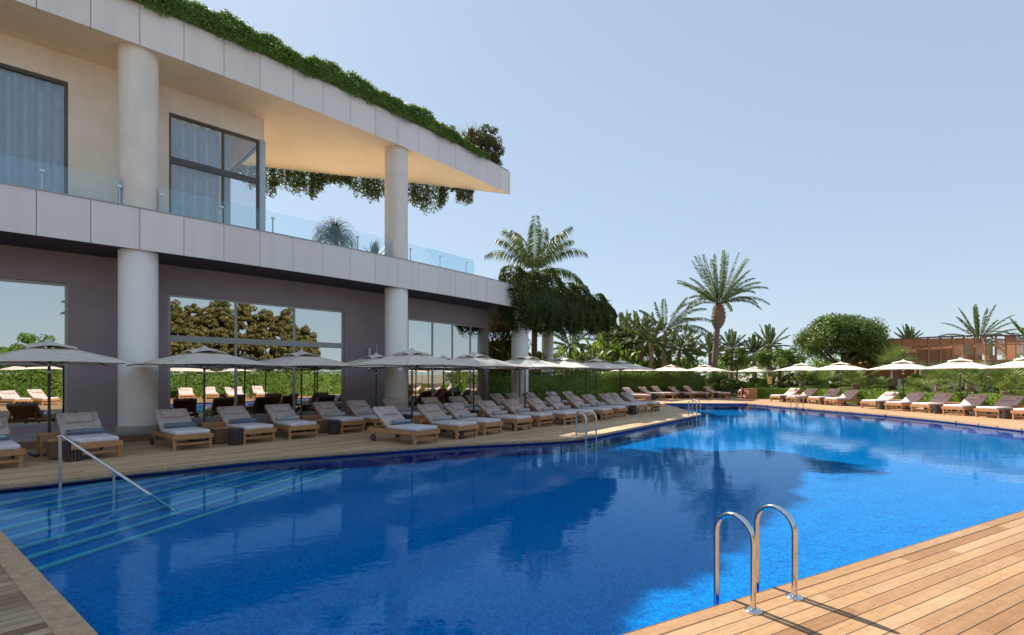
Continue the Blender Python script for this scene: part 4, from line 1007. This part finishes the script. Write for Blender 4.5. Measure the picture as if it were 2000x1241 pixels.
def vine_prof(s, u, g):
    f = (s-17.2)/12.; f = min(max(f, 0), 1); top = 7.55-1.0*f+.25*math.sin(s*1.9)+.15*math.sin(s*4.7); bot = 4.25+.75*f+.28*math.sin(s*2.6+1)+.2*math.sin(s*6.1)
    end = math.sqrt(max(0, 1-((f-.5)/.5)**6)); cz = (top+bot)/2; hz = (top-bot)/2*end; th = math.pi*2*u; lump = .07*math.sin(s*3.3+2*math.sin(u*11))+.06*math.sin(u*23+s*5)+.06*math.sin(s*11+u*7); r = 1-abs(g.normal(0, .08))+lump; dep = .75*(.6+.4*end)
    strand = g.uniform(0, .35) if math.sin(th) < -.5 and g.uniform() < .3 else 0
    cx, sx_ = math.copysign(abs(math.cos(th))**.6, math.cos(th)), math.copysign(abs(math.sin(th))**.6, math.sin(th))
    return -.05-dep*cx*r*(1 if cx > 0 else 1.6), cz+hz*sx_*r-strand, -math.cos(th), math.sin(th)
on_curve_foliage('hanging_vine', 'dark green vine spilling over the terrace end above the white columns', 'vine', 17.05, 29.4, vine_prof, 62000, .12, M['leaf_vine'], 5, [(18.3, 28.4, -.45, -.06, 4.95, 6.6)], .7, .6)
# shoots above the vine
g = np.random.default_rng(11); P = []; N = []
for i in range(26):
    s = g.uniform(17.0, 29.2); f = (s-17.2)/12; p = PF(s, g.uniform(-.3, .8)); z0 = 7.1-1.0*f; hh = g.uniform(.3, .9); lx, ly = g.normal(0, .25, 2)
    for k in range(26): q = g.uniform(); P.append((p[0]+lx*q+g.normal(0, .07), p[1]+ly*q+g.normal(0, .07), z0+hh*q)); N.append(g.normal(0, 1, 3))
P = np.array(P); c0 = P.mean(0)*[1, 1, 0]; o = leaves('vine_shoots', P-c0, np.array(N), .13, M['leaf_vine'], None, .45, .5, seed=12); o.location = c0
tag(o, 'thin leafy shoots standing up out of the dark hanging vine', 'shrub')
# fringe hanging from the rear roof edge
g = np.random.default_rng(21); P = []; N = []; bp = [Vector(b) for b in back]
def hang_depth(q):  # q metres from the tip along the rear edge
    a = .75+.35*math.sin(q*1.3+.5)+.25*math.sin(q*2.9)+.12*math.sin(q*7)
    if q < 1.9: return 0
    if q < 2.7: return .62
    if q < 3.1: return .08
    if q < 5.0: return .75+.5*math.sin((q-3.1)*1.65)
    return max(.35, a)
for i in range(900):
    q = g.uniform(1.8, 14.5); seg = 0; r = q
    while r > (bp[seg+1]-bp[seg]).length: r -= (bp[seg+1]-bp[seg]).length; seg += 1
    d = (bp[seg+1]-bp[seg]).normalized(); p = bp[seg]+d*r; nn = Vector((d.y, -d.x)); dep = hang_depth(q)*g.uniform(.55, 1.12); off = .05+abs(g.normal(0, .22)); dx = g.normal(0, .06)
    for k in range(int(14+22*dep)):
        f = g.uniform()**.8; z = RS+.35-f*(dep+.35); P.append((p.x+nn.x*off+d.x*dx*f+g.normal(0, .05), p.y+nn.y*off+d.y*dx*f+g.normal(0, .05), z)); N.append((nn.x, nn.y, .3))
P = np.array(P); c0 = P.mean(0); o = leaves('roof_fringe', P-c0, np.array(N), .10, M['leaf_vine'], None, .45, .8, .6, 22); o.location = c0
tag(o, 'ragged dark creeper hanging below the rear edge of the roof', 'creeper')
# shrubs at the roof point
def at_z(px, py, Y): return Vector(((px-CX)/F*Y, Y, H-(py-HY)*Y/F))
p = PF(s_at(940, .85), .85); round_tree('roof_shrub', 'olive brown rounded shrub near the sharp roof point', (p[0], p[1], RT-.2), .3, 1.2, 1.1, M['leaf_dry'], 'shrub', None, 60, 170, .10, 31, .05, under=.8)
p = PF(s_at(922, 1.3), 1.3); blade_plant('yucca', 'spiky yucca standing on the roof beside the shrub', (p[0], p[1], RT-.1), 110, 1.0, M['leaf_fan'], 32, 'yucca', (-20, 88), .25, .03, None, 1.45, True)
p = PF(s_at(874, 1.5), 1.5); round_tree('roof_shrub', 'dark green shrub behind the roof hedge left of the yucca', (p[0], p[1], RT), .35, .75, .7, M['leaf_tree'], 'shrub', None, 22, 140, .09, 33, .05, under=.7)
p = PF(s_at(846, 1.2), 1.2); round_tree('roof_shrub', 'yellow green low shrub on the roof behind the hedge', (p[0], p[1], RT+.1), .2, .8, .55, M['leaf_roof'], 'shrub', None, 20, 120, .09, 34, .05, under=.7)
# terrace plants behind the glass
p = PF(s_at(655, 1.2), 1.2); blade_plant('weeping_plant', 'grey green weeping plant behind the terrace glass left of second column', (p[0], p[1], FT-.07), 420, 1.5, M['leaf_grass'], 41, 'potted plant', (25, 88), 2.2, .018, None, .55, True)
p = PF(s_at(733, 1.0), 1.0); blade_plant('agave', 'pale agave behind the terrace glass beside the second column', (p[0], p[1], FT-.07), 46, .85, M['leaf_agave'], 42, 'agave', (5, 88), .3, .06, None, .12)
p = PF(s_at(722, 1.6), 1.6); blade_plant('agave', 'second smaller agave just left of the pale terrace agave', (p[0], p[1], FT-.07), 34, .7, M['leaf_agave'], 43, 'agave', (5, 88), .3, .05, None, .1)

# ------------------------------------------------------------------ garden
hedge('clipped_hedge', [(-1.9, 28.2), (4.5, 31.5), (8.2, 38.6), (15.6, 40.2)], .9, 1.92, M['leaf_hedge'], 'long clipped green hedge behind the left loungers', 'hedge', .13, 110, None, 0, 51)
for (px, Y, r, h, l, sd) in [(1415, 39, .95, 1.1, 'round clipped dark shrub at the right end of the long hedge', 52), (1443, 38.2, .85, .85, 'dark leafy shrub just left of the lifebuoy', 53), (1402, 41, 1.2, 1.3, 'green shrub behind the round clipped shrub below the tall palm', 54)]:
    p = ray(px, Y); round_tree('garden_shrub', l, (p.x, p.y, 0), h*.35, r, h*.75, M['leaf_tree'] if sd != 54 else M['leaf_hedge'], 'shrub', None, 30, 170, .13, sd, .05, under=.8)
hedge('low_hedge', [(18.4, 38.6), (21.4, 34.6)], 1.1, .78, M['leaf_lime'], 'low bright green hedge beside the teak bin', 'hedge', .10, 150, None, 0, 61)
hedge('low_hedge', [(21.4, 34.2), (22.7, 29.5), (23.1, 25), (23.4, 21), (23.6, 17.5)], .9, .8, M['leaf_lime'], 'long low bright hedge behind the sunny right row', 'hedge', .10, 150, None, 0, 62)
hedge('tall_hedge', [(29.5, 28.5), (34, 30.5)], 1.6, 2.1, M['leaf_hedge'], 'tall loose hedge behind the fan palms at the right edge', 'hedge', .16, 90, None, 0, 63, .3)
# palms: tall date palm
fr = []
g = np.random.default_rng(5)
for (a, e, L, dr) in [(180, 22, 3.6, .42), (172, 45, 3.3, .2), (200, 55, 3.6, .12), (185, 66, 3.7, .1), (150, 76, 3.8, .08), (90, 84, 3.7, .06), (270, 80, 3.6, .06), (30, 78, 3.7, .08), (350, 66, 3.6, .14), (10, 56, 3.5, .2), (0, 42, 3.6, .3), (340, 28, 3.3, .4), (20, 34, 3.4, .36), (230, 60, 3.4, .15), (310, 62, 3.4, .15), (60, 55, 3.4, .2), (120, 55, 3.4, .2), (250, 40, 3.2, .3), (290, 44, 3.2, .3), (90, 40, 3.2, .3), (200, 72, 3.6, .1), (330, 74, 3.6, .1), (210, 38, 3.3, .3), (260, 68, 3.5, .1), (75, 70, 3.5, .1)]:
    fr.append((R(a)+g.normal(0, .06), R(e)+g.normal(0, .03), L*1.28, dr*.85))
    if e < 60: fr.append((R(a)+.5+g.normal(0, .15), R(e)+g.normal(0, .12), L*1.2, dr*.95))
p = ray(1394, 43); palm('date_palm', 'tall lone date palm with bulging trunk top against the sky', (p.x, p.y, 0), 7.9, (.45, 0), (.29, .2), fr, boot=(.56, .95), ll=.57, lw=.024, m='leaf_palm', seed=71, nl=42, vee=.7)
# queen palm behind the vine
fr = [(R(a), R(e), L, d) for (a, e, L, d) in [(170, 62, 4.0, .34), (185, 50, 4.2, .42), (150, 72, 4.1, .3), (95, 80, 4.0, .2), (270, 82, 4.0, .22), (60, 75, 4.0, .24), (20, 62, 4.2, .34), (355, 52, 4.4, .42), (335, 66, 4.2, .33), (340, 14, 4.0, .42), (10, 22, 3.9, .4), (205, 66, 4.0, .34), (240, 60, 4.0, .4), (300, 58, 4.0, .4)]]
p = ray(1043, 36); palm('queen_palm', 'feathery queen palm rising behind the hanging vine', (p.x, p.y, 0), 9.3, (.1, 0), (.24, .17), fr, ll=1.0, lw=.024, hang=.8, m='leaf_palm_dark', seed=72, nl=48, vee=.2)
# palm grove left of the tall palm
p = ray(1294, 43); palm('queen_palm', 'tallest palm of the grove, with long fronds leaning right', (p.x, p.y, 0), 5.7, (.25, 0), (.24, .16), [(R(a), R(e), L, d) for (a, e, L, d) in [(90, 85, 2.8, .1), (175, 76, 2.6, .2), (10, 66, 3.6, .24), (0, 50, 4.2, .3), (350, 36, 4.4, .32), (5, 22, 4.6, .3), (345, 10, 4.4, .28), (30, 40, 4, .3), (330, 55, 3.8, .3), (200, 40, 2.8, .4), (150, 55, 3, .3), (240, 30, 2.8, .4), (300, 20, 3.4, .4), (60, 20, 3.4, .4), (120, 20, 3, .4)]], ll=.62, lw=.026, hang=.4, m='leaf_palm', tm='trunk_red', seed=73)
for i, (px, Y, h, ln, l, L) in enumerate([(1269, 42, 4.6, .15, 'slim rust trunked palm left of the tallest grove palm', 2.6), (1258, 45, 5.3, -.5, 'palm with leaning trunk in the middle of the grove', 2.7), (1226, 46, 4.6, -.9, 'leaning palm at the left of the grove', 2.3), (1200, 50, 4.6, .2, 'bushy palm at the left end of the grove', 2.3), (1215, 48, 6.0, .1, 'feathery palm just right of the hanging vine', 2.2), (1243, 49, 5.9, .3, 'feathery palm behind the leaning palm of the grove', 2.4), (1180, 47, 5.0, 0, 'feathery palm partly hidden by the vine end', 2.2), (1320, 47, 4.2, .4, 'low feathery palm under the long right fronds', 2.6)]):
    p = ray(px, Y); palm('grove_palm', l, (p.x, p.y, 0), h, (ln, .1), (.2, .15), None, 22, L, (-25, 85), .35, .55, .028, .35, 'leaf_palm_dark' if i % 2 else 'leaf_palm', 'trunk_red', group='palms of the left grove', seed=80+i)
for i, (px, Y, h, n, l) in enumerate([(1196, 44, 4.6, 26, 'broad leaved banana clump at the left of the grove'), (1228, 43, 3.6, 22, 'broad leaved banana clump before the leaning palm'), (1160, 43, 3.8, 26, 'pale green banana clump seen under the vine'), (1120, 42, 3.6, 20, 'pale green banana clump just right of the fourth column'), (1285, 45, 4.6, 30, 'tall banana clump between the grove trunks'), (1246, 47, 5.2, 30, 'tall banana clump behind the grove'), (1318, 46, 2.9, 22, 'low banana clump at the right of the grove'), (1210, 47, 5.4, 34, 'tall yellow green banana clump between vine and grove'), (1175, 45, 4.6, 30, 'yellow green banana clump below the vine end')]):
    p = ray(px, Y); broad_plant('banana_plant', l, (p.x, p.y, 0), n+24, h, 1.15, 'leaf_banana', 90+i, 'banana plant', 'banana plants of the left grove', 1.3, .12)
p = ray(1100, 44); palm('grove_palm', 'thin palm seen between the third column and the grove', (p.x, p.y, 0), 4.3, (.7, 0), (.2, .16), None, 18, 2.2, (-30, 80), .4, .5, .03, .4, 'leaf_palm_dark', 'trunk', group='palms of the left grove', seed=101)
# bamboo beside the hotel end and greenery behind the columns
p = ray(975, 30.5); broad_plant('bamboo_clump', 'dry golden bamboo clump beside the end of the hotel', (p.x, p.y, 0), 60, 3.6, .7, 'leaf_bamboo', 111, 'bamboo', None, 1.0, .1)
P_, N_ = clump_points([(random.gauss(0, .75), random.gauss(0, .5), random.uniform(1.2, 4.9)) for _ in range(95)], [.45]*95, 110, 3, 1.2)
o = leaves('bamboo_clump', P_, N_, .18, M['leaf_bamboo'], None, .34, .9, .5, 112); o.location = (ray(985, 31).x, 31.4, 0); tag(o, 'mass of dry golden bamboo leaves behind the hotel end', 'bamboo')
for i, (px, Y, h, r, m, l) in enumerate([(1046, 40, 2.6, 1.5, 'leaf_hedge', 'leafy green tree seen between the two slab columns'), (1100, 52, 2.6, 2.4, 'leaf_tree', 'green tree behind the thin palm right of the columns'), (1180, 56, 2.6, 2.8, 'leaf_hedge', 'green tree behind the banana clumps'), (1255, 58, 2.8, 3.0, 'leaf_tree', 'dark green tree behind the palm grove'), (1330, 56, 1.3, 2.0, 'leaf_tree', 'low green tree right of the palm grove'), (1010, 44, 3.2, 1.8, 'leaf_hedge', 'green tree behind the third column'), (968, 40, 3.4, 2.0, 'leaf_tree', 'green tree behind the golden bamboo')]):
    p = ray(px, Y); round_tree('garden_tree', l, (p.x, p.y, 0), h*.6, r, r*.8, M[m], 'tree', 'trees behind the left hedge', 34, 150, .2, 120+i, .12, under=.8)
# round trees
p = ray(1638, 46); round_tree('round_tree', 'big dense round headed tree behind the right umbrellas', (p.x, p.y, 0), 2.7, 3.85, 2.75, M['leaf_tree'], 'tree', None, 120, 260, .2, 131, .22, .2, 9, .42)
p = ray(1693, 47); round_tree('garden_tree', 'dark tree touching the right side of the big round tree', (p.x, p.y, 0), 2.2, 1.9, 1.9, M['leaf_tree'], 'tree', None, 46, 170, .2, 132, .15, 0, 5, .6)
p = ray(1440, 44); round_tree('garden_tree', 'small ball headed tree on a thin trunk right of the tall palm', (p.x, p.y, 0), 2.35, 1.2, 1.15, M['leaf_tree'], 'tree', None, 36, 170, .15, 133, .08, 0, 5, .6)
p = ray(1523, 44); round_tree('garden_tree', 'spreading tree with bare limbs between small ball tree and big tree', (p.x, p.y, 0), 2.1, 1.95, 1.2, M['leaf_hedge'], 'tree', None, 46, 170, .17, 134, .14, 0, 9, .25)
# palms on the skyline
for i, (px, Y, py, L, l) in enumerate([(1346, 55, 690, 2.4, 'small date palm on the skyline left of the tall palm trunk'), (1388, 60, 690, 2.6, 'date palm crown directly behind the tall palm trunk'), (1428, 62, 682, 2.6, 'date palm crown above the small ball tree'), (1474, 60, 690, 2.5, 'date palm crown between ball tree and spreading tree'), (1503, 62, 676, 2.8, 'date palm crown above the spreading tree'), (1775, 66, 668, 2.3, 'small palm crown behind the left end of the lattice pavilion'), (1912, 56, 664, 4.2, 'large date palm crown behind the lattice pavilion'), (2012, 58, 668, 3.6, 'date palm crown cut by the right edge of the photo')]):
    p = at_z(px, py, Y); palm('skyline_palm', l, (p.x, p.y, 0), p.z, (0, 0), (.3, .26), None, 26, L, (-8, 88), .22, .5, .04, .12, 'leaf_palm', 'trunk', group='date palms on the skyline', seed=140+i, nl=34)
# fan palms behind the right row
for i, (px, Y, h, rd, pt, l) in enumerate([(1747, 36, 2.5, .85, 1.0, 'tallest fan palm, on a dark trunk left of the pavilion'), (1832, 31.5, 1.1, .8, .9, 'fan palm between the two umbrellas before the pavilion'), (1893, 29, 1.25, .85, .95, 'fan palm right of the pole before the pavilion'), (1962, 27, .9, .75, .9, 'low fan palm near the right edge of the photo'), (1668, 38, 1.0, .75, .9, 'fan palm below the big round tree'), (1612, 40, .9, .75, .9, 'fan palm between the first two right row umbrellas'), (1570, 41, 1.1, .7, .8, 'fan palm behind the farthest right row umbrella'), (1713, 33.5, .7, .6, .7, 'small fan palm left of the tallest fan palm'), (1788, 30, .6, .6, .7, 'small fan palm behind the fifth right row lounger')]):
    p = ray(px, Y); fan_palm('fan_palm', l, (p.x, p.y, 0), h, 26, rd, pt, 150+i, group='fan palms behind the right row')
for i, (px, Y, h, r, m, l) in enumerate([(1720, 35.5, 1.1, .9, 'leaf_dry', 'brownish shrub left of the tallest fan palm'), (1790, 34, 1.1, .9, 'leaf_hedge', 'shrub right of the tallest fan palm'), (1860, 33, 1.0, 1.0, 'leaf_hedge', 'shrub between the fan palms before the pavilion'), (1935, 31, 1.1, 1.1, 'leaf_hedge', 'shrub behind the fan palms near the right edge'), (1640, 41, 1.2, 1.3, 'leaf_tree', 'dark shrub under the big round tree'), (1585, 43, 1.3, 1.3, 'leaf_tree', 'dark shrub under the right part of the spreading tree'), (1540, 42, 1.2, .9, 'leaf_dry', 'brown leafy shrub under the spreading tree'), (1480, 45, .9, 1.1, 'leaf_lime', 'flowering yellow green shrub behind the low hedge'), (1508, 47, .9, 1.1, 'leaf_dry', 'brownish shrub behind the small notice'), (1690, 42, 1.2, 1.2, 'leaf_hedge', 'shrub right of the trunk of the big round tree')]):
    p = ray(px, Y); round_tree('garden_shrub', l, (p.x, p.y, 0), h*.3, r, h*.8, M[m], 'shrub', 'shrubs behind the right row', 26, 150, .14, 160+i, .05, under=.8)
# far belt of trees
g = np.random.default_rng(9); cs = [(x, 92+g.uniform(-8, 8), g.uniform(.8, 4.2)) for x in np.linspace(-30, 120, 190)]; P_, N_ = clump_points(cs, g.uniform(1.4, 2.4, len(cs)), 150, 10, .8)
o = leaves('far_treeline', P_, N_, .55, M['leaf_hedge'], None, .6, .8, 0, 10); tag(o, 'distant belt of low trees closing the garden', 'treeline', None, 'stuff')
g = np.random.default_rng(19); P_ = np.column_stack([g.uniform(16, 60, 26000), g.uniform(39, 75, 26000), g.uniform(0, .28, 26000)]); k = ~((P_[:, 0] > 19) & (P_[:, 0] < 27) & (P_[:, 1] < 38))
o = leaves('ground_cover', P_[k], np.tile([0, 0, 1.], (k.sum(), 1)), .35, M['leaf_hedge'], None, .5, 1, 0, 19); tag(o, 'low green ground cover in the garden beds', 'ground cover', None, 'stuff')
# lattice pavilion at the right
LPx, LPy = 34.6, 46.5
t = thing('lattice_pavilion', 'rust brown lattice pavilion with olive panels and thin curved roof', 'pavilion', (LPx, LPy, 0)); n = 13
def pv(f, z, o=0.): x = f*11.6; return Vector((x, -2.2*f+.9*math.sin(math.pi*f)*-1+o, z))
top = lambda f: 5.0+.28*math.sin(min(1, f*1.25)*math.pi/2)
mb = MB(); N2 = 24
for i in range(N2): mb.bar(pv(i/N2, top(i/N2)+.05, .2), pv((i+1)/N2, top((i+1)/N2)+.05, .2), .7, .1)
mb.build('roof_edge', M['roof_edge'], t)
mb = MB()
for i in range(n+1): f = i/n; mb.bar(pv(f, 0), pv(f, top(f)-.02), .11, .11, (0, 1, 0))
mb.build('posts', M['lattice'], t); mb = MB()
for i in range(N2):
    for z in (4.55, 3.1): mb.bar(pv(i/N2, z), pv((i+1)/N2, z), .06, .08)
mb.build('rails', M['lattice'], t)
for k in (0, 1, 2, 3, 4, 5, 7, 9, 11):
    mb = MB()
    for j in range(12):
        f = (k+(j+.5)/12)/n; mb.bar(pv(f, 3.1), pv(f, top(f)-.05 if k not in (7, 9) else 3.55), .035, .035, (0, 1, 0))
    mb.build('baluster_panel', M['lattice'], t)
for k in (6, 8, 10, 12):
    mb = MB(); f0, f1 = k/n, (k+1)/n
    for j in range(-8, 12):
        for sg in (1, -1):
            a0 = j/8; pts = []
            for z_, ff in ((3.55, a0), (5.05, a0+sg*.9)): pts.append((ff, z_))
            (fa, za), (fb, zb) = pts
            lo_, hi_ = max(0, min(fa, fb)), min(1, max(fa, fb))
            if hi_ <= lo_: continue
            def zat(q): return za+(zb-za)*(q-fa)/(fb-fa)
            mb.bar(pv(f0+(f1-f0)*lo_, zat(lo_), .02*sg), pv(f0+(f1-f0)*hi_, zat(hi_), .02*sg), .035, .02, (0, 1, 0))
    mb.build('lattice_panel', M['lattice'], t)
for (f0, f1, z0, z1) in [(.22, .44, 3.15, 4.5), (.54, .61, 3.2, 4.6), (.70, .765, 3.2, 4.6), (.12, .22, 3.15, 4.2)]:
    mb = MB(); mb.bar(pv(f0, (z0+z1)/2, .25), pv(f1, (z0+z1)/2, .25), .05, z1-z0); mb.build('screen_panel', M['olive'], t)
mb = MB(); mb.bar(pv(.26, 2.4, .05), pv(.88, 2.4, .05), .1, 1.35); mb.build('lower_wall', M['olive'], t)
mb = MB(); mb.bar(pv(.0, .7, 1.0), pv(1.0, .7, 1.0), .15, 1.4); mb.build('white_wall', M['white_wall'], t)
mb = MB(); mb.bar(pv(.0, 2.7, 4.5), pv(1.0, 2.7, 4.5), .15, 5.4); mb.bar(pv(0, 3.0, 2.6), pv(1, 3.0, 2.6), 3.6, .15); mb.build('rear_wall', M['lattice'], t)
# planting on the near side, seen only as reflections in the lobby glass
hedge('near_hedge', [(24, 17), (20.6, 12.2), (18.8, 9), (16.2, 4.3), (13.3, .5), (11.4, -2), (5, -9.5), (-8, -10.5)], 1.2, 2.0, M['leaf_hedge'], 'hedge on the near side, mirrored in the lobby windows', 'hedge', .16, 70, None, 0, 171, .2)
for i, (x, y, h) in enumerate([(23.4, -13.6, 9.6), (25.2, -11.6, 10.4), (26.6, -9.8, 9.7), (28.2, -8, 10.5), (29.4, -6, 9.6), (30.8, -4.2, 10.4), (32, -2.2, 9.8), (33.2, -.2, 10.0), (34.4, 1.6, 8.8), (35.4, 3.4, 7.8), (21.6, -15.6, 9.8)]):
    round_tree('bronze_tree', f'tall bronze green tree mirrored in the wide lobby window, {ORD[i]} of eleven', (x, y, 0), h*.2, 1.7, h*.47, M['leaf_bronze'], 'tree', 'bronze trees on the near side', 190, 120, .24, 180+i, .2, under=.95)
for i, (x, y, r) in enumerate([(-2, -13, 2.2), (2.5, -14, 2.4), (7, -14, 2.2), (-7, -14, 2.3), (12, -12, 2.2)]):
    round_tree('near_tree', f'yellow green round tree mirrored in the left window, {ORD[i]} of five', (x, y, 0), 1.5, r, 2.0, M['leaf_roof'], 'tree', 'round trees on the near side', 60, 130, .24, 190+i, .14, under=.7)
palm('near_palm', 'palm on the near side mirrored in the left window', (10.6, -12.9, 0), 7.3, (0, 0), (.2, .15), None, 20, 1.9, (-30, 80), .4, .6, .03, .4, 'leaf_palm', 'trunk', seed=199)
#@@END
